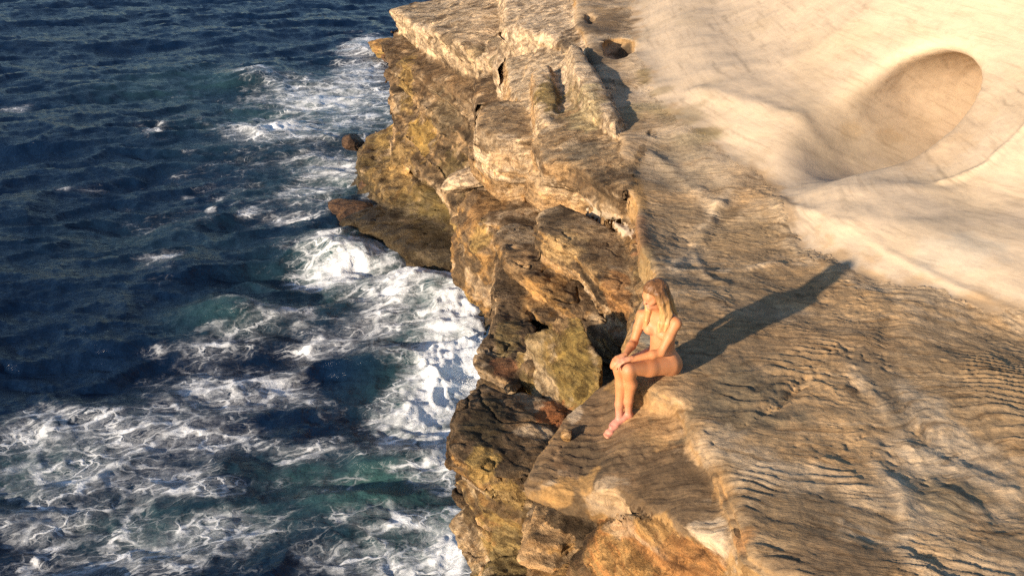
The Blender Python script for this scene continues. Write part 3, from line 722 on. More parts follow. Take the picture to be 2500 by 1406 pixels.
# mineral stains, lichen, pale beds, dark patches, shade painted into hollows: (photo pixel that shows the spot, radii in photo pixels there, colour, strength)
STAINS_AND_SHADE = [
 (1620,210,110,50,PALE,0.8), (1680,300,120,40,CREAM,0.75), (1740,390,120,50,CREAM,0.7), (1620,400,90,40,(0.52,0.41,0.29),0.6), (1590,120,60,60,PALE,0.7),
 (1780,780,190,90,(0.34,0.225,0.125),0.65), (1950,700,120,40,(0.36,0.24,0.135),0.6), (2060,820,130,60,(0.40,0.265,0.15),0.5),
 (2270,360,130,45,TAN,0.35), (2350,290,60,50,TAN,0.25), (2180,320,60,14,(0.50,0.30,0.13),0.5),  # hollow: speckled patina, plus shade painted in with tan
 (2260,560,220,50,(0.56,0.44,0.31),0.5), (2330,600,110,40,(0.66,0.58,0.47),0.5), (2090,310,60,16,(0.62,0.42,0.22),0.6), (2180,360,160,40,(0.60,0.47,0.32),0.5), (2300,45,260,10,(0.58,0.49,0.35),0.5), (1700,330,70,16,(0.40,0.33,0.17),0.5), (2060,300,200,90,(0.62,0.48,0.32),0.4),  # wide trough and hollow patches have shade painted in
 (1600,1010,80,60,(0.48,0.30,0.15),0.8), (1690,1080,35,60,(0.48,0.31,0.16),0.7), (1760,1210,28,80,(0.42,0.25,0.11),0.7), (1550,1080,60,30,(0.36,0.23,0.11),0.7),
 (1620,1180,150,70,(0.15,0.10,0.058),0.95), (1400,1150,60,40,(0.15,0.09,0.05),0.8), (1470,1090,90,40,BROWN,0.7), (1420,1110,55,60,DARK,0.8), (1650,1240,110,40,BROWN,0.8), (1380,1180,90,30,OCHRE,0.8),  # brown to near-black patches across the ledge, ochre along its edge
 (1500,880,40,70,OCHRE,0.8), (1575,790,25,70,(0.40,0.36,0.28),0.8), (1520,960,50,40,OCHRE,0.6),
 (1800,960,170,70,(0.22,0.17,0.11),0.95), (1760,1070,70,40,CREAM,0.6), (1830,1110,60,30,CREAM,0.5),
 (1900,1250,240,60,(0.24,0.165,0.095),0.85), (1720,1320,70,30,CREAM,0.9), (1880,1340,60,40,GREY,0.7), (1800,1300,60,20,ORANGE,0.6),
 (1600,1290,140,30,OCHRE,0.8), (1650,1380,140,40,(0.36,0.18,0.07),0.7),
 (2250,1000,60,70,CREAM,0.7), (2350,1110,110,50,CREAM,0.75), (2230,1160,60,90,CREAM,0.45), (2330,1200,90,50,(0.28,0.22,0.14),0.7),
 (2150,930,40,90,(0.26,0.19,0.12),0.6), (2020,1360,200,50,(0.24,0.165,0.10),0.85), (2400,880,150,60,(0.40,0.27,0.15),0.6),
 (1830,680,160,60,(0.34,0.235,0.135),0.7), (1790,560,120,50,(0.36,0.25,0.14),0.7), (1770,505,45,16,DARK,0.7), (1690,430,70,60,(0.44,0.34,0.23),0.7),
 (1650,360,80,40,(0.40,0.32,0.22),0.7), (1640,560,60,80,(0.40,0.29,0.18),0.6), (1690,600,50,30,(0.55,0.40,0.25),0.7), (1840,440,60,60,TAN,0.5),
 (1465,50,85,60,BROWN,0.9), (1450,120,60,50,BROWN,0.7), (1515,115,28,20,DARK,1.0), (1560,170,22,30,GREEN,0.7), (1650,270,80,30,GREEN,0.45), (1560,250,60,30,(0.36,0.29,0.15),0.6),  # hole below the lichen has its shade painted in near-black
 (1720,310,40,12,GREEN,0.7), (1600,210,40,12,GREEN,0.5),
 (1355,520,50,25,DARK,0.7), (1480,590,50,25,BROWN,0.7), (1500,690,30,60,ORANGE,0.6), (1360,610,60,40,(0.50,0.34,0.17),0.9), (1430,640,40,30,(0.46,0.30,0.15),0.8), (1555,640,25,60,(0.30,0.22,0.11),0.6),
 (1570,540,22,60,RUST,0.5), (1560,470,16,40,OCHRE,0.7), (1440,440,70,25,DARK,0.7), (1400,360,60,40,(0.24,0.19,0.13),0.7), (1340,400,40,40,TAN,0.7),
 (1250,530,40,20,DARK,0.8), (1250,620,40,50,TAN,0.8), (1300,720,60,40,OCHRE,0.6), (1240,700,30,60,DARK,0.6), (1230,800,30,60,GREEN,0.7), (1350,780,60,20,(0.45,0.30,0.17),0.8),
 (1390,880,50,70,(0.24,0.17,0.055),0.9), (1300,810,30,40,(0.40,0.30,0.17),0.7), (1240,830,20,40,(0.35,0.26,0.12),0.6), (1215,880,30,30,RUST,0.7), (1330,990,50,25,(0.40,0.16,0.06),0.9),
 (1390,990,20,20,CREAM,0.7), (1330,1040,70,15,CREAM,0.7), (1180,1020,50,70,(0.085,0.065,0.035),0.85), (1250,1110,60,50,DARK,0.7), (1150,1130,40,40,YELL,0.9), (1220,1220,50,40,YELL,0.8),
 (1230,1330,50,60,GREEN,0.9), (1300,1290,30,60,TAN,0.8), (1390,1270,40,60,DARK,0.8), (1400,1380,50,40,DARK,0.8), (1340,1190,50,25,OCHRE,0.8), (1280,1150,40,30,BROWN,0.7),
 (1270,190,30,50,CREAM,0.8), (1345,220,35,70,(0.36,0.26,0.10),0.9), (1385,240,20,50,GREEN,0.6), (1310,300,40,30,CREAM,0.8), (1420,260,40,60,(0.46,0.38,0.22),0.7), (1370,90,25,20,DARK,0.7),
 (1300,40,70,50,PALE,0.9), (1230,380,25,40,PALE,0.7), (1200,400,50,20,TAN,0.6), (1180,360,40,20,DARK,0.5), (1290,450,40,30,GREY,0.6), (1180,500,50,40,(0.36,0.21,0.09),0.8), (1160,570,40,30,YELL,0.7),
]
FAR_STAINS_AND_SHADE = [
 (1620,210,110,50,PALE,0.8), (1680,300,120,40,CREAM,0.75), (1740,390,120,50,CREAM,0.7), (1620,400,90,40,(0.52,0.41,0.29),0.6), (1590,120,60,60,PALE,0.7),
 (1780,780,190,90,(0.34,0.225,0.125),0.65), (1950,700,120,40,(0.36,0.24,0.135),0.6), (2060,820,130,60,(0.40,0.265,0.15),0.5),
 (2270,360,130,45,TAN,0.35), (2350,290,60,50,TAN,0.25), (2180,320,60,14,(0.50,0.30,0.13),0.5),  # same hollow patches: patina plus painted shade
 (2260,560,220,50,(0.56,0.44,0.31),0.5), (2330,600,110,40,(0.66,0.58,0.47),0.5), (2090,310,60,16,(0.62,0.42,0.22),0.6), (2180,360,160,40,(0.60,0.47,0.32),0.5), (2300,45,260,10,(0.58,0.49,0.35),0.5), (1700,330,70,16,(0.40,0.33,0.17),0.5), (2060,300,200,90,(0.62,0.48,0.32),0.4),  # same trough and hollow patches with painted shade
 (1090,60,140,25,CREAM,0.5), (1150,110,60,20,(0.36,0.27,0.16),0.8), (1080,120,120,25,DARK,0.7), (1180,150,60,20,(0.30,0.24,0.15),0.6), (1100,210,130,40,BROWN,0.6), (1080,270,100,50,(0.20,0.155,0.10),0.8),
 (975,190,25,60,YELL,0.8), (1010,340,80,40,(0.44,0.29,0.09),0.9), (950,390,70,50,(0.36,0.24,0.10),0.8), (1080,410,90,40,(0.17,0.125,0.05),0.8), (1050,500,100,35,(0.16,0.12,0.045),0.8), (1130,340,40,30,DARK,0.7), (1010,60,20,30,PALE,0.6),
]

def paint(V, C, stains_and_shade, L):
    px, py, t = project(V)
    n = fbm(V, 0.30, 5, 61, 0.6)
    hard = (L != 199) & (L != 200)
    for sx, sy, rx, ry, c, a in stains_and_shade:
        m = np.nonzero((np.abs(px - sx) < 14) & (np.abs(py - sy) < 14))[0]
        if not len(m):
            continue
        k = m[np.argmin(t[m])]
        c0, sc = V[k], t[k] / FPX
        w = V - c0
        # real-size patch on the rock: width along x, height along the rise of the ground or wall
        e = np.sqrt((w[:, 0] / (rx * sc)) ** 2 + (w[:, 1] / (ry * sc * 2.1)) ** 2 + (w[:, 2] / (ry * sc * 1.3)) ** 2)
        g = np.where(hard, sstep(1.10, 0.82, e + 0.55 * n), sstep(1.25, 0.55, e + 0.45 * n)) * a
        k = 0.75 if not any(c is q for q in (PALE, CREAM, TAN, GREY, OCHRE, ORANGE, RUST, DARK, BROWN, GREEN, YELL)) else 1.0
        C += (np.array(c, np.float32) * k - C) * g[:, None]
    return C

import time
T0 = time.time()
PIECES = {}
def near_cliff():
    V, F, L = build_zone((-1.0, 4.4, 4.4), (6.2, 12.56, 10.2), 0.03, 1.0, 101, subdiv=1, smooth=1, band_amp=0.075)
    return detail(V, F, L, 1.15), F, L, STAINS_AND_SHADE
def mid_cliff():
    V, F, L = build_zone((-2.2, 12.44, 2.0), (8.6, 27.5, 11.6), 0.05, 1.0, 202, subdiv=0, smooth=1)
    return detail(V, F, L, 1.15), F, L, STAINS_AND_SHADE
def far_cliff():
    V, F, L = build_zone((-10.0, 23.9, -1.2), (5.0, 50.0, 7.5), 0.12, 3.0, 303, smooth=1, band_amp=0.16, shelf=False)
    return detail(V, F, L, 3.0), F, L.astype(int) + 300, FAR_STAINS_AND_SHADE

for fn in (near_cliff, mid_cliff, far_cliff):
    V, F, L, stains_and_shade = fn()
    N = vnormals(V, F)
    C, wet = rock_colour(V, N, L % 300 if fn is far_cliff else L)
    C = np.clip(paint(V, C, stains_and_shade, L), 0.01, 0.8)
    wet = np.maximum(wet, sstep(1.6, 0.2, V[:, 2]))
    bed = np.zeros(len(V), np.float32)
    if fn is not far_cliff:
        m = L == 200
        bed[m] = 9.0 * (V[m, 2] * 0.8 - 0.45 * sdpoly(WALL_POLY, V[m, 0], V[m, 1]))
        bed[~m] = shelf_phase(V[~m] * np.array((1, 1, 0), np.float32))[0]
    fl = L[F[:, 0]]
    for key in np.unique(fl):
        f = F[fl == key]
        u, inv = np.unique(f, return_inverse=True)
        PIECES.setdefault(int(key), []).append((V[u], inv.reshape(f.shape), C[u], wet[u], bed[u]))
    print(fn.__name__, round(time.time() - T0, 1), len(F))

def emit(key, name, mat, parent=None):
    Vs, Fs, Cs, Ws, Bs, n = [], [], [], [], [], 0
    for v, f, c, w, b in PIECES[key]:
        Vs.append(v); Fs.append(f + n); Cs.append(c); Ws.append(w); Bs.append(b)
        n += len(v)
    return mesh_obj(name, np.concatenate(Vs), np.concatenate(Fs), mat, parent, np.concatenate(Cs), attrs={"wet": np.concatenate(Ws), "bed": np.concatenate(Bs)})

emit(199, "rock_shelf", M_shelf)["kind"] = "structure"
emit(200, "sandstone_slope", M_pale)["kind"] = "structure"
core_id = [k for k, p in enumerate(PRIMS) if p['name'] == "core"][0] + 1
cliff = emit(core_id, "cliff", M_rock)
cliff["kind"] = "structure"
headland = link("headland", None)
headland["kind"] = "structure"
for key in sorted(PIECES):
    if key in (199, 200, core_id):
        continue
    far = key > 300
    nm = PRIMS[(key - 300 if far else key) - 1]['name']
    emit(key, ("" if nm == "stratum" else "rock_") + nm, M_far if far else M_shelf if nm == 'ledge' else M_pale if nm == 'slope' else M_rock, headland if far else cliff)

# ------------------------------------------------------------------ sea
SEAD = CAMZ
def sea_spot(px, py, rx, ry):
    p = at(px, py, SEAD)
    t = np.linalg.norm(p - np.array((0, 0, CAMZ)))
    sn = CAMZ / t
    return p[0], p[1], rx * t / FPX, ry * t / FPX / sn

# foam cover: photo spot, radii there, strength
FOAM = [(1090,1120,90,80,0.85),(1040,1000,150,110,0.9),(1120,1330,110,90,0.95),(960,1370,150,50,0.7),(1170,1180,50,90,0.85),(900,1270,120,40,0.5),(1140,660,70,30,1.0),(1000,680,110,50,0.95),(930,780,110,50,0.75),(1180,940,50,160,1.0),(350,1100,520,190,0.22),(800,1240,420,190,0.24),(900,900,260,190,0.30),(820,280,260,160,0.36),(800,460,200,70,0.30),(650,800,200,60,0.22),(1080,900,120,200,1.0),(1110,760,110,90,1.0),(1060,1040,90,90,0.95),(960,1060,60,50,0.7),(1150,830,60,120,1.0),(1180,1240,50,60,0.9),(1090,1350,110,70,0.85),
 (860,640,120,60,0.85),(790,590,80,30,0.75),(960,720,90,50,0.9),(940,860,70,60,0.7),(800,820,120,40,0.55),(700,760,90,40,0.45),(1000,600,30,14,0.9),(1010,650,60,40,0.8),
 (300,1050,330,70,0.62),(620,940,260,70,0.62),(150,1130,190,60,0.66),(420,1170,220,60,0.45),(120,1260,140,60,0.40),(520,1300,250,60,0.50),(820,1360,200,50,0.52),(250,1370,260,40,0.5),(760,1080,200,40,0.42),(860,1180,160,40,0.42),(1030,1160,120,40,0.62),(1000,1270,110,40,0.52),(480,840,150,30,0.35),
 (800,235,170,45,0.80),(690,310,140,36,0.85),(880,175,70,40,0.8),(885,110,50,26,0.8),(620,180,50,12,0.6),(850,290,90,30,0.7),(820,400,90,36,0.8),(760,370,80,24,0.5),(900,420,60,30,0.8),(780,450,110,34,0.55),(920,480,50,14,0.8),(700,520,90,20,0.5),(880,340,60,20,0.5),
 (400,620,46,16,0.62),(560,742,110,16,0.5),(380,312,14,16,0.6),(512,495,12,6,0.8),(455,462,22,5,0.7),(600,505,26,14,0.6),(540,470,20,10,0.45),(170,450,60,8,0.35),(40,260,40,12,0.4),(540,800,70,14,0.4)]
HOLES = [(860,915,70,38,0.9),(700,1000,60,20,0.3),(930,1190,60,34,0.5),(600,1120,60,26,0.3)]
TEAL = [(930,1190,170,80,1.0),(720,1140,160,50,0.6),(1120,1260,80,60,0.9),(1000,1330,200,60,0.55),(100,1120,140,60,0.55),(560,770,110,40,0.55),(850,640,170,80,0.85),(1080,720,120,80,0.9),(1050,900,120,200,0.8),(480,200,200,40,0.35),(760,260,240,80,0.5),(820,420,160,60,0.5),(500,1270,300,70,0.4),(400,560,300,60,0.12)]
HUMPS = [(830,600,120,34,0.62),(1070,705,110,60,0.45),(570,760,100,26,0.5),(440,640,90,20,0.3),(940,880,90,40,0.2),(1000,1120,160,40,0.35),(300,1000,260,40,0.25),(620,190,70,16,0.6),(900,1250,160,40,0.3),(1000,960,60,60,0.08)]

def sea_mesh():
    na, nr = 660, 720
    az = np.radians(np.linspace(-58, 20, na))
    r = np.exp(np.linspace(math.log(7.5), math.log(95.0), nr))
    A, Rr = np.meshgrid(az, r, indexing='ij')
    X, Y = (Rr * np.sin(A)).ravel().astype(np.float32), (Rr * np.cos(A)).ravel().astype(np.float32)
    def field(lst):
        o = np.zeros(len(X), np.float32)
        for px, py, rx, ry, a in lst:
            cx, cy, sx, sy = sea_spot(px, py, rx, ry)
            e = ((X - cx) / sx) ** 2 + ((Y - cy) / sy) ** 2
            o = np.maximum(o, a * np.exp(-e * 0.9))
        return o
    p = np.stack([X, Y, np.zeros_like(X)], 1)
    wx = p + np.stack([fbm(p, 2.0, 3, 71), fbm(p, 2.0, 3, 72), np.zeros_like(X)], 1) * 0.6
    foam = np.clip(field(FOAM) - field(HOLES), 0, 1)
    foam = np.clip(foam + 0.16 * fbm(p, 2.2, 3, 73) * (foam > 0.02), 0, 1)
    teal = np.clip(field(TEAL) * (0.8 + 0.35 * fbm(p, 2.5, 3, 74)), 0, 1)
    c, s_ = math.cos(0.30), math.sin(0.30)
    q = np.stack([(wx[:, 0] * c + wx[:, 1] * s_) * 0.42, -wx[:, 0] * s_ + wx[:, 1] * c, p[:, 2]], 1)
    def ridged(pp, sc, seed):
        return 1 - np.abs(perlin(pp, sc, seed)) * 2
    h = 0.30 * fbm(q, 5.5, 2, 80) + 0.17 * ridged(q, 2.1, 81) + 0.085 * ridged(q, 0.95, 82) + 0.040 * ridged(q, 0.42, 83) + 0.018 * fbm(p, 0.22, 2, 84)
    h += field(HUMPS) * 0.9
    lump = sstep(0.5, 0.95, foam)
    h += lump * (0.10 * ridged(wx, 0.9, 85) + 0.05 * ridged(wx, 0.38, 86) + 0.025 * ridged(p, 0.16, 87)) + foam * 0.012 * ridged(p, 0.2, 88)
    h -= 0.30
    V = np.stack([X, Y, h], 1)
    i = np.arange(na * nr).reshape(na, nr)
    F = np.stack([i[:-1, :-1], i[:-1, 1:], i[1:, 1:], i[1:, :-1]], -1).reshape(-1, 4)[:, ::-1]
    crest = np.clip(h, -1, 1.5)
    # open sea beyond and beside
    ring = np.array([(-900, -60, -1.0), (900, -60, -1.0), (900, 1600, -1.0), (-900, 1600, -1.0)], np.float32)
    F = np.concatenate([F, [[len(V), len(V) + 1, len(V) + 2, len(V) + 3]]])
    V = np.concatenate([V, ring])
    z4 = np.zeros(4, np.float32)
    return V, F, np.r_[foam, z4], np.r_[teal, z4], np.r_[crest, z4]

def sea_material():
    t = NT("sea_water")
    P = t.n("NewGeometry").outputs["Position"]
    foam = t.n("Attribute", attribute_name="foam").outputs["Fac"]
    teal = t.n("Attribute", attribute_name="teal").outputs["Fac"]
    crest = t.n("Attribute", attribute_name="crest").outputs["Fac"]
    flat = t.mapping(P, (1, 1, 0.6), (0, 0, R(-17)))
    st = t.mapping(flat, (0.62, 1.0, 1.0))
    w = t.n("TexNoise", {"Vector": st, "Scale": 0.9, "Detail": 4.0, "Roughness": 0.6}).outputs[1]
    w2 = t.n("TexNoise", {"Vector": st, "Scale": 4.0, "Detail": 3.0, "Roughness": 0.6}).outputs[1]
    def disp(v, wv, k):
        return t.n("VectorMath", {0: v, 1: t.n("VectorMath", {0: wv, 3: k}, operation='SCALE').outputs[0]}, operation='ADD').outputs[0]
    pw = disp(disp(st, w, 1.1), w2, 0.16)
    big = t.noise(st, 0.55, 5, 0.65)
    cov = t.math('MULTIPLY', foam, t.math('ADD', 0.62, t.math('MULTIPLY', big, 0.95)))
    fine = t.noise(pw, 7.0, 8, 0.72)
    brk = t.noise(st, 1.7, 6, 0.65)
    def lace(scale, w0, w1):
        e = t.n("TexVoronoi", {"Vector": pw, "Scale": scale}, feature='DISTANCE_TO_EDGE').outputs[0]
        e = t.math('ADD', e, t.math('MULTIPLY', t.math('SUBTRACT', fine, 0.5), 0.16))
        w_ = t.math('ADD', w0, t.math('MULTIPLY', cov, w1))
        return t.n("MapRange", {"Value": t.math('DIVIDE', e, w_), "From Min": 1.0, "From Max": 0.15, "To Min": 0.0, "To Max": 1.0}, interpolation_type='SMOOTHSTEP').outputs[0]
    fil = t.math('MAXIMUM', lace(0.95, 0.010, 0.16), t.math('MULTIPLY', lace(2.6, 0.006, 0.20), 0.85))
    fil = t.math('MAXIMUM', fil, t.math('MULTIPLY', lace(6.5, 0.0, 0.20), 0.40))
    gate = t.n("MapRange", {"Value": t.math('ADD', cov, t.math('MULTIPLY', t.math('SUBTRACT', brk, 0.5), 0.9)), "From Min": 0.12, "From Max": 0.62, "To Min": 0.0, "To Max": 1.0}, interpolation_type='SMOOTHSTEP').outputs[0]
    fil = t.math('MULTIPLY', t.math('MULTIPLY', fil, gate), t.ramp(brk, [(0.36, 0.25), (0.62, 1.0)]))
    dense = t.n("MapRange", {"Value": t.math('ADD', cov, t.math('MULTIPLY', t.math('SUBTRACT', fine, 0.5), 1.1)), "From Min": 0.60, "From Max": 1.06, "To Min": 0.0, "To Max": 1.0}, interpolation_type='SMOOTHSTEP').outputs[0]
    veil = t.math('MULTIPLY', t.math('MULTIPLY', cov, gate), t.math('MULTIPLY', t.ramp(fine, [(0.40, 0.0), (0.70, 1.0)]), 0.9))
    f = t.math('MAXIMUM', t.math('MAXIMUM', fil, dense), veil)
    f = t.math('MULTIPLY', f, t.math('MULTIPLY', foam, 9.0, clamp=True), clamp=True)
    # water body: deep navy, green where air is mixed in
    deep = t.mixc(t.noise(flat, 0.12, 3), (0.0015, 0.007, 0.024, 1), (0.0025, 0.012, 0.036, 1))
    tl = t.math('MULTIPLY', teal, t.math('ADD', 0.05, t.math('MULTIPLY', big, 1.1)), clamp=True)
    deep = t.mixc(tl, deep, (0.075, 0.175, 0.145, 1))
    b0 = t.noise(t.mapping(flat, (0.45, 1.0, 1.0)), 2.6, 6, 0.62)
    b1 = t.noise(t.mapping(flat, (0.55, 1.0, 1.0)), 13.0, 5, 0.65)
    hgt = t.math('ADD', t.math('MULTIPLY', b0, 0.20), t.math('MULTIPLY', b1, 0.045))
    bw = t.n("Bump", {"Height": hgt, "Strength": 0.72, "Distance": 1.0})
    water = t.n("BsdfPrincipled", {"Base Color": deep, "Roughness": 0.17, "IOR": 1.333, "Normal": bw.outputs[0]})
    bf = t.n("Bump", {"Height": t.math('ADD', t.math('MULTIPLY', fine, 0.12), t.math('MULTIPLY', f, 0.05)), "Strength": 0.45, "Distance": 1.0})
    fc = t.mixc(t.noise(pw, 3.0, 4), (0.80, 0.83, 0.86, 1), (0.95, 0.95, 0.95, 1))
    foamb = t.n("BsdfPrincipled", {"Base Color": fc, "Roughness": 0.85, "Specular IOR Level": 0.2, "Normal": bf.outputs[0]})
    mx = t.n("MixShader", {0: f, 1: water.outputs[0], 2: foamb.outputs[0]})
    t.t.links.new(mx.outputs[0], t.out.inputs[0])
    return t.m

V, F, foam, teal, crest = sea_mesh()
o = mesh_obj("sea", V, F, sea_material(), attrs={"foam": foam, "teal": teal, "crest": crest})
o["kind"] = "structure"
print("sea", round(time.time() - T0, 1))

def spray():
    r = np.random.default_rng(31)
    P = []
    for px, py, rx, hgt, k in ((1178,655,14,0.6,500), (1172,905,12,0.6,500), (1150,960,12,0.5,300), (1180,1250,12,0.5,400), (905,420,10,0.35,150), (935,250,10,0.4,150), (935,165,10,0.4,100)):
        k *= 2
        cx, cy, sx, sy = sea_spot(px, py, rx, rx * 0.6)
        P.append(np.stack([cx + r.normal(0, sx, k), cy + r.normal(0, sy, k), 0.1 + r.exponential(hgt * 0.32, k)], 1))
    P = np.concatenate(P)
    rad = 0.003 + r.exponential(0.0028, len(P))
    oc = np.array([(1, 0, 0), (0, 1, 0), (-1, 0, 0), (0, -1, 0), (0, 0, 1), (0, 0, -1)], float)
    of = np.array([(0, 1, 4), (1, 2, 4), (2, 3, 4), (3, 0, 4), (1, 0, 5), (2, 1, 5), (3, 2, 5), (0, 3, 5)])
    V = (P[:, None] + oc[None] * rad[:, None, None]).reshape(-1, 3)
    F = (of[None] + 6 * np.arange(len(P))[:, None, None]).reshape(-1, 3)
    t = NT("spray_drops")
    b = t.n("BsdfPrincipled", {"Base Color": (0.85, 0.87, 0.9, 1), "Roughness": 0.5})
    t.t.links.new(b.outputs[0], t.out.inputs[0])
    o = mesh_obj("sea_spray", V, F, t.m)
    o["kind"] = "stuff"
    o["label"] = "white spray drops flung up where waves hit the rock"
spray()

# ------------------------------------------------------------------ loose rocks
import bmesh
def tag(o, label, cat, group=None):
    o["label"], o["category"] = label, cat
    if group:
        o["group"] = group
    return o

def boulder(name, c, ax, rotz, seed, colour, topcol, label, cat="rock", group=None, cuts=5, sub=5, rough=0.12, mat=None, wetness=0.0, tilt=0.0):
    bm = bmesh.new()
    bmesh.ops.create_icosphere(bm, subdivisions=sub, radius=1.0)
    V = np.array([v.co for v in bm.verts], np.float32)
    F = np.array([[v.index for v in f.verts] for f in bm.faces])
    bm.free()
    r = np.random.default_rng(seed)
    for _ in range(cuts):                                   # broken flat sides
        n = r.normal(size=3) * np.array((1, 1, 0.8))
        n /= np.linalg.norm(n)
        k = r.uniform(0.55, 0.85)
        e = np.maximum(V @ n - k, 0)
        V = V - e[:, None] * n[None] * 0.88
    V = V + (V / np.linalg.norm(V, axis=1, keepdims=True)) * (rough * fbm(V, 0.9, 5, seed))[:, None]
    V *= np.asarray(ax, np.float32)
    s = V[:, 2]
    V[:, :2] *= (1 + 0.05 * perlin(np.stack([V[:, 0] * .1, V[:, 1] * .1, s], 1), 0.10 * ax[2] + 0.02, seed + 1))[:, None]
    cz, sz, ct, s_t = math.cos(rotz), math.sin(rotz), math.cos(tilt), math.sin(tilt)
    V = V @ np.array(((ct, 0, -s_t), (0, 1, 0), (s_t, 0, ct)), np.float32)
    V = V @ np.array(((cz, sz, 0), (-sz, cz, 0), (0, 0, 1)), np.float32)
    W = V + np.asarray(c, np.float32)
    up = sstep(0.1, 0.6, V[:, 2] / ax[2] + 0.5 * fbm(W, 0.4 * max(ax), 3, seed + 2))
    C = mix(np.array(colour), np.array(topcol), up)
    lo = np.array((0, 0, V[:, 2].min()), np.float32)
    o = mesh_obj(name, V - lo, F, mat or M_rock, None, np.clip(C, 0.01, 0.8), attrs={"wet": np.full(len(V), wetness)})
    o.location = np.asarray(c, float) + lo
    return tag(o, label, cat, group)

def px2m(px, D, py):
    return px * D / -ray(1250, py)[2] / FPX

WETB = (0.075, 0.045, 0.028)
WETT = (0.15, 0.085, 0.045)
boulder("sea_rock", at(862, 350, 12.35), (0.42, 0.55, 0.36), 0.3, 3, WETB, WETB, "small dark angular rock sticking out of the foam left of the yellow headland foot", cat="rock", mat=M_far, wetness=0.7)
boulder("sea_rock", at(922, 452, 12.4), (0.66, 0.8, 0.28), 0.1, 5, WETB, WETT, "low rounded brown rock in the water just under the yellow headland bulge", mat=M_far, wetness=0.7)
boulder("sea_rock", at(850, 505, 12.4), (0.80, 0.8, 0.17), 0.25, 8, WETB, WETT, "flat rust brown rock at the seaward tip of the dark wet platform", mat=M_far, wetness=0.6)
boulder("sea_rock", at(870, 525, 12.45), (0.62, 0.7, 0.22), -0.2, 9, WETB, WETT, "flat brown rock slab in front of the rust brown tip rock by the wave", mat=M_far, wetness=0.6)
boulder("sea_rock", at(945, 117, 12.1), (1.0, 1.6, 0.45), 0.2, 12, YELL, OCHRE, "tan flat rock at the water edge farthest away below the overhanging lip", mat=M_far)
boulder("sea_rock", at(962, 136, 12.3), (0.7, 1.2, 0.35), 0.2, 14, WETT, WETT, "dark low rock in surf beneath the farthest tan rock", mat=M_far, wetness=0.5)
boulder("boulder", at(1138, 443, 6.25), (0.46, 0.5, 0.19), -0.15, 21, CREAM, PALE, "pale pitted cream boulder lying on the dark ledges above the wet platform", "boulder", tilt=-0.25, cuts=3)
boulder("boulder", at(1303, 918, 5.75), (0.155, 0.18, 0.20), 0.2, 23, GREEN, BROWN, "round olive brown boulder wedged in the cliff below the striped green face", "boulder", cuts=2, rough=0.08)
boulder("stone", at(1385, 1062, 4.92), (0.055, 0.06, 0.055), 0.2, 25, OCHRE, TAN, "small knobbly ochre stone on the ledge left of the bare feet", "stone", sub=4)

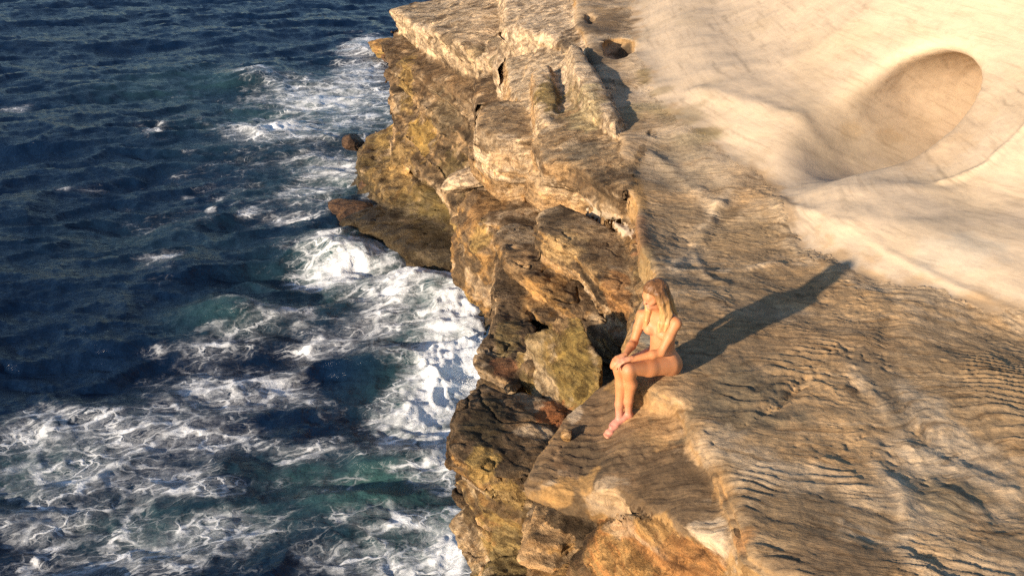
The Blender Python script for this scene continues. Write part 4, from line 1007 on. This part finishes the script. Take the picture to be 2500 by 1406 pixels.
# ------------------------------------------------------------------ the woman on the ledge
def person():
    f = np.array((-0.80, -0.60, 0.0))
    l = np.array((0.60, -0.80, 0.0))
    u = np.array((0, 0, 1.0))
    f2 = np.array((-0.68, -0.73, 0.0)); f2 /= np.linalg.norm(f2)      # chest turned a little to the camera
    l2 = np.array((-f2[1], f2[0], 0.0))
    P0 = at(1614, 882, 4.365)
    def B(a, b, c, F_=f, L_=l):
        return P0 + a * F_ + b * L_ + c * u
    VX = 0.0062
    lo = P0 + np.array((-0.85, -0.75, -0.62))
    hi = P0 + np.array((0.42, 0.45, 0.95))
    n = np.ceil((hi - lo) / VX).astype(int)
    xs = [(lo[k] + np.arange(n[k]) * VX).astype(np.float32) for k in range(3)]
    def field():
        return np.full(n, 1.0, np.float32)
    def cone(d, a, b, ra, rb, k=0.02, sq=None):
        """rounded tapered limb blended into field d; sq=(direction, factor) flattens it"""
        a, b = np.asarray(a, float), np.asarray(b, float)
        m = max(ra, rb) * (1.6 if sq is None else 2.0) + 0.05
        mn, mx = np.minimum(a, b) - m, np.maximum(a, b) + m
        sl = [slice(*np.clip(((mn[q] - lo[q]) / VX, (mx[q] - lo[q]) / VX + 2), 0, n[q]).astype(int)) for q in range(3)]
        X, Y, Z = np.meshgrid(xs[0][sl[0]], xs[1][sl[1]], xs[2][sl[2]], indexing='ij', sparse=True)
        ba = b - a
        w = [X - a[0], Y - a[1], Z - a[2]]
        h = np.clip((w[0] * ba[0] + w[1] * ba[1] + w[2] * ba[2]) / max(ba @ ba, 1e-9), 0, 1)
        v = [w[q] - h * ba[q] for q in range(3)]
        if sq is not None:
            dr, fac = np.asarray(sq[0], float), sq[1]
            c = v[0] * dr[0] + v[1] * dr[1] + v[2] * dr[2]
            v = [v[q] + c * (1 / fac - 1) * dr[q] for q in range(3)]
        e = np.sqrt(v[0] ** 2 + v[1] ** 2 + v[2] ** 2) - (ra + (rb - ra) * h)
        if sq is not None:
            e = e * max(sq[1], 0.55)
        d[tuple(sl)] = smin(d[tuple(sl)], e.astype(np.float32), k)
    def chain(d, pts, rad, k=0.02, sq=None):
        for i in range(len(pts) - 1):
            cone(d, pts[i], pts[i + 1], rad[i], rad[i + 1], k, sq)
    d = field()
    # trunk
    pel, wst = B(-0.01, 0, 0.03), B(0.0, 0, 0.19)
    rib, chs = B(0.02, 0.01, 0.32, f, l2), B(0.045, 0, 0.43, f, l2)
    nb, nt = B(0.07, 0, 0.505, f, l2), B(0.105, 0.0, 0.575, f, l2)
    side = l
    cone(d, B(-0.015, 0.065, 0.015), B(-0.015, -0.065, 0.015), 0.105, 0.105, 0.05)
    cone(d, B(-0.055, 0.07, -0.02), B(-0.055, -0.07, -0.02), 0.092, 0.092, 0.04)
    cone(d, pel, wst, 0.118, 0.094, 0.05, (f, 0.86))
    cone(d, wst, rib, 0.094, 0.108, 0.05, (f2, 0.82))
    cone(d, B(0.015, 0.05, 0.32, f, l2), B(0.03, 0.075, 0.42, f, l2), 0.078, 0.066, 0.05)
    cone(d, B(0.015, -0.05, 0.32, f, l2), B(0.03, -0.075, 0.42, f, l2), 0.078, 0.066, 0.05)
    shl, shr = B(0.055, 0.165, 0.435, f, l2), B(0.075, -0.155, 0.405, f, l2)
    cone(d, chs, shl, 0.062, 0.048, 0.05)
    cone(d, chs, shr, 0.062, 0.048, 0.05)
    for sd in (1, -1):                                               # chest, simple soft form
        cone(d, B(0.075, 0.062 * sd, 0.345, f2, l2), B(0.105, 0.068 * sd, 0.325, f2, l2), 0.055, 0.050, 0.03)
    cone(d, nb, nt, 0.052, 0.046, 0.035)
    # head, bowed, turned to the knees
    hd = np.array((-0.86, -0.50, -0.34)); hd /= np.linalg.norm(hd)   # where the face looks
    hl = np.cross(u, hd); hl /= np.linalg.norm(hl)                   # her left
    hu = np.cross(hd, hl)
    hc = B(0.13, 0.0, 0.655, f, l2)
    def H(a, b, c):
        return hc + a * hd + b * hl + c * hu
    cone(d, H(-0.022, 0, 0.03), H(0.012, 0, 0.025), 0.088, 0.080, 0.02, (hl, 0.84))
    cone(d, H(0.025, 0, -0.02), H(0.050, 0, -0.075), 0.062, 0.034, 0.03, (hl, 0.92))
    cone(d, H(-0.02, 0, -0.05), nt, 0.05, 0.047, 0.03)
    cone(d, H(0.086, 0, 0.012), H(0.104, 0, -0.022), 0.008, 0.0125, 0.012)          # nose
    cone(d, H(0.074, 0.03, 0.026), H(0.074, -0.03, 0.026), 0.016, 0.016, 0.02)       # brow
    cone(d, H(0.082, 0.014, -0.052), H(0.082, -0.014, -0.052), 0.009, 0.009, 0.008)  # lips
    cone(d, H(0.078, 0.006, -0.082), H(0.078, -0.006, -0.082), 0.016, 0.016, 0.02)   # chin
    for sd in (1, -1):
        cone(d, H(0.060, 0.036 * sd, -0.02), H(0.045, 0.05 * sd, -0.01), 0.024, 0.022, 0.02)   # cheek
        cone(d, H(0.067, 0.031 * sd, 0.004), H(0.067, 0.029 * sd, 0.004), 0.0145, 0.0145, 0.006)  # closed eye
        cone(d, H(-0.01, 0.080 * sd, 0.012), H(-0.004, 0.077 * sd, -0.022), 0.016, 0.010, 0.006, (hl, 0.5))  # ear
    # legs: thigh, knee, calf; ankles crossed
    kl, kr = B(0.415, 0.048, 0.085), B(0.435, -0.045, 0.075)
    al, ar = B(0.365, 0.015, -0.375), B(0.435, -0.015, -0.425)
    for hp, kn, an in ((B(-0.01, 0.082, 0.012), kl, al), (B(-0.01, -0.082, 0.012), kr, ar)):
        g = field()
        mid = hp + (kn - hp) * 0.5 - 0.012 * u
        chain(g, [hp, mid, kn], [0.095, 0.073, 0.051], 0.03)
        cone(g, kn + 0.012 * f - 0.012 * u, kn - 0.05 * u, 0.043, 0.042, 0.03)
        calf = kn + (an - kn) * 0.34 - 0.022 * f
        chain(g, [kn - 0.03 * u, calf, kn + (an - kn) * 0.7, an], [0.045, 0.050, 0.036, 0.030], 0.025)
        np.copyto(d, smin(d, g, 0.012))
    def foot(an, toe_dir, sole):
        g = field()
        td = np.asarray(toe_dir, float); td /= np.linalg.norm(td)
        sd = np.cross(u, td)
        heel = an - 0.045 * td; heel[2] = sole + 0.030
        ball = an + 0.115 * td; ball[2] = sole + 0.022
        ins = an + 0.045 * td - 0.028 * u
        cone(g, an, heel, 0.034, 0.030, 0.02)
        cone(g, an, ins, 0.034, 0.032, 0.02)
        cone(g, heel, ball, 0.028, 0.026, 0.02)
        cone(g, ins, ball, 0.030, 0.024, 0.02)
        cone(g, ball - 0.022 * sd, ball + 0.022 * sd, 0.022, 0.020, 0.02)
        for q, (off, ln, rr) in enumerate(((0.030, 0.052, 0.0135), (0.013, 0.054, 0.0105), (-0.003, 0.048, 0.010), (-0.018, 0.041, 0.0095), (-0.031, 0.032, 0.009))):
            b0 = ball + off * sd
            b1 = b0 + ln * td
            b1[2] = sole + rr
            b0[2] = sole + 0.018
            cone(g, b0, b1, rr + 0.002, rr, 0.006)
        np.copyto(d, np.minimum(d, smin(d, g, 0.006)))
    zs_ = P0[2] - 0.525
    foot(al, (-0.93, -0.30, 0), zs_ + 0.055)
    foot(ar, (-0.80, -0.70, 0), zs_)
    # arms: hands folded over the knee
    el, er = B(0.165, 0.155, 0.205, f, l), B(0.20, -0.135, 0.19, f, l)
    wl, wr = B(0.385, 0.045, 0.165), B(0.375, -0.045, 0.165)
    for sh, eb, wt in ((shl, el, wl), (shr, er, wr)):
        g = field()
        chain(g, [sh, sh + (eb - sh) * 0.45, eb], [0.047, 0.041, 0.033], 0.02)
        chain(g, [eb, eb + (wt - eb) * 0.3, wt], [0.033, 0.036, 0.023], 0.02)
        np.copyto(d, smin(d, g, 0.015))
    def hand(wt, fd, thumb_side, drop):
        g = field()
        fd = np.asarray(fd, float); fd /= np.linalg.norm(fd)
        sd = np.cross(u, fd); sd /= np.linalg.norm(sd)
        nrm = np.cross(fd, sd)
        pc = wt + 0.075 * fd
        cone(g, wt, wt + 0.03 * fd, 0.022, 0.022, 0.01)
        for o_ in (-0.024, -0.008, 0.008, 0.024):
            cone(g, wt + 0.022 * fd + 0.5 * o_ * sd, pc + o_ * sd, 0.015, 0.0125, 0.010)
        for o_, ln in ((-0.026, 0.068), (-0.009, 0.078), (0.009, 0.074), (0.026, 0.058)):
            o_ = o_ * thumb_side
            k0 = pc + o_ * sd
            k1 = k0 + ln * 0.5 * fd - 0.012 * nrm
            k2 = k1 + ln * 0.34 * fd - drop * nrm
            k3 = k2 + ln * 0.12 * fd - drop * 0.9 * nrm
            chain(g, [k0, k1, k2, k3], [0.0105, 0.0098, 0.0088, 0.0078], 0.002)
        t0 = wt + 0.028 * fd - thumb_side * 0.020 * sd
        t1 = t0 + 0.035 * fd - thumb_side * 0.026 * sd - 0.008 * nrm
        t2 = t1 + 0.034 * fd - thumb_side * 0.006 * sd - 0.012 * nrm
        chain(g, [t0, t1, t2], [0.013, 0.011, 0.009], 0.004)
        np.copyto(d, smin(d, g, 0.005))
    hand(wr, (-0.86, -0.36, -0.22), -1, 0.026)
    hand(wl + 0.012 * u, (-0.92, -0.12, -0.22), 1, 0.026)
    V, F, _ = surface_nets(d, lo, VX)
    V = smooth_mesh(V, F, 2, 0.5)
    base = P0.copy(); base[2] = zs_
    # skin colour: sun tan, paler trunk, redder feet, hands and lips
    skin = np.array((0.50, 0.205, 0.085))
    C = np.tile(skin, (len(V), 1)).astype(np.float32)
    def blot(c, r, col, a=1.0):
        g_ = np.exp(-((V - np.asarray(c, np.float32)) ** 2).sum(1) / (r * r)) * a
        C[:] = C + (np.array(col, np.float32) - C) * g_[:, None]
    blot(B(0.06, 0.0, 0.33, f2, l2), 0.11, (0.58, 0.31, 0.18), 0.6)
    blot(P0, 0.16, (0.52, 0.245, 0.125), 0.6)
    for an in (al, ar):
        blot(an + np.array((-0.06, -0.05, -0.05)), 0.14, (0.52, 0.22, 0.17), 0.8)
    blot(wl + np.array((-0.08, -0.02, -0.01)), 0.07, (0.58, 0.29, 0.21), 0.6)
    blot(H(0.09, 0, -0.055), 0.018, (0.50, 0.17, 0.14), 0.9)
    blot(H(0.06, 0, -0.03), 0.06, (0.60, 0.29, 0.20), 0.6)
    for sd in (1, -1):
        blot(H(0.080, 0.031 * sd, 0.0), 0.010, (0.20, 0.10, 0.07), 0.8)
        blot(H(0.086, 0.03 * sd, 0.03), 0.010, (0.33, 0.19, 0.11), 0.6)
    C += (0.035 * fbm(V, 0.05, 3, 91))[:, None] * skin.astype(np.float32)
    t = NT("skin")
    col = t.n("Attribute", attribute_name="tint").outputs[0]
    bp = t.n("Bump", {"Height": t.noise(t.n("NewGeometry").outputs["Position"], 160, 3), "Strength": 0.12, "Distance": 0.003})
    sh_ = t.n("BsdfPrincipled", {"Base Color": col, "Roughness": 0.55, "Subsurface Weight": 0.15, "Subsurface Radius": (0.012, 0.005, 0.003), "Subsurface Scale": 1.0, "Specular IOR Level": 0.4, "Normal": bp.outputs[0]})
    t.t.links.new(sh_.outputs[0], t.out.inputs[0])
    body = mesh_obj("person", V - base, F, t.m, None, np.clip(C, 0.02, 0.8))
    body.location = base
    tag(body, "unclothed person with long blonde hair sitting on the rock edge, hands folded on the knees", "person")
    # hair: a cap over the skull and long locks over both shoulders
    d = field()
    cone(d, H(-0.040, 0, 0.042), H(-0.004, 0, 0.060), 0.092, 0.080, 0.02, (hl, 0.90))
    cone(d, H(-0.055, 0, 0.01), H(-0.075, 0, -0.08), 0.080, 0.066, 0.03, (hl, 0.92))
    r_ = np.random.default_rng(4)
    def lock(pts, rad, k=0.012):
        chain(d, pts, rad, k)
    for q in range(7):                                               # her left side, in front of the shoulder
        a = q / 6
        j = r_.normal(0, 0.005, 3)
        lock([H(0.015 - 0.05 * a, 0.070, 0.05), H(0.016 - 0.055 * a, 0.092, -0.03) + j, B(0.125 - 0.05 * a, 0.072 + 0.03 * a, 0.515, f2, l2) + j, B(0.135 - 0.030 * a, 0.060 + 0.045 * a, 0.43, f2, l2) + j, B(0.145 - 0.02 * a, 0.050 + 0.05 * a, 0.35 + 0.02 * a, f2, l2) + j], [0.026, 0.024, 0.021, 0.017, 0.006])
    for q in range(6):                                               # her right side
        a = q / 5
        j = r_.normal(0, 0.005, 3)
        lock([H(0.015 - 0.05 * a, -0.070, 0.05), H(0.010 - 0.05 * a, -0.090, -0.03) + j, B(0.125 - 0.05 * a, -0.078 - 0.02 * a, 0.50, f2, l2) + j, B(0.135 - 0.03 * a, -0.080 - 0.03 * a, 0.41, f2, l2) + j, B(0.140 - 0.02 * a, -0.085 - 0.02 * a, 0.345, f2, l2) + j], [0.026, 0.023, 0.020, 0.015, 0.005])
    for q in range(5):                                               # down the back
        a = (q - 2) / 2
        lock([H(-0.09, 0.03 * a, 0.0), H(-0.10, 0.045 * a, -0.09), B(-0.045, 0.06 * a, 0.46, f, l2), B(-0.075, 0.06 * a, 0.37, f, l2)], [0.035, 0.032, 0.026, 0.010])
    HV, HF, _ = surface_nets(d, lo, VX)
    HV = smooth_mesh(HV, HF, 1, 0.5)
    hN = vnormals(HV, HF)
    strand = perlin(HV * np.array((1, 1, 0.12), np.float32), 0.010, 93) + 0.6 * perlin(HV * np.array((1, 1, 0.15), np.float32), 0.022, 94)
    HV = HV + hN * (0.0035 * strand)[:, None]
    low = sstep(hc[2] + 0.06, hc[2] - 0.10, HV[:, 2])
    HC = mix(np.array((0.16, 0.075, 0.030)), np.array((0.47, 0.275, 0.115)), low) * (1 + 0.35 * strand)[:, None]
    t = NT("blonde_hair")
    col = t.n("Attribute", attribute_name="tint").outputs[0]
    P = t.n("NewGeometry").outputs["Position"]
    sn = t.noise(t.mapping(P, (1, 1, 0.10)), 260, 4, 0.6)
    col = t.mixc(0.6, col, t.ramp(sn, [(0.3, (0.6, 0.56, 0.5, 1)), (0.7, (1.3, 1.28, 1.22, 1))]), 'MULTIPLY')
    bp = t.n("Bump", {"Height": sn, "Strength": 0.5, "Distance": 0.006})
    sh_ = t.n("BsdfPrincipled", {"Base Color": col, "Roughness": 0.45, "Normal": bp.outputs[0], "Specular IOR Level": 0.4})
    t.t.links.new(sh_.outputs[0], t.out.inputs[0])
    mesh_obj("hair", HV - base, HF, t.m, body, np.clip(HC, 0.02, 0.8))
    return body
person()
print("person", round(time.time() - T0, 1))
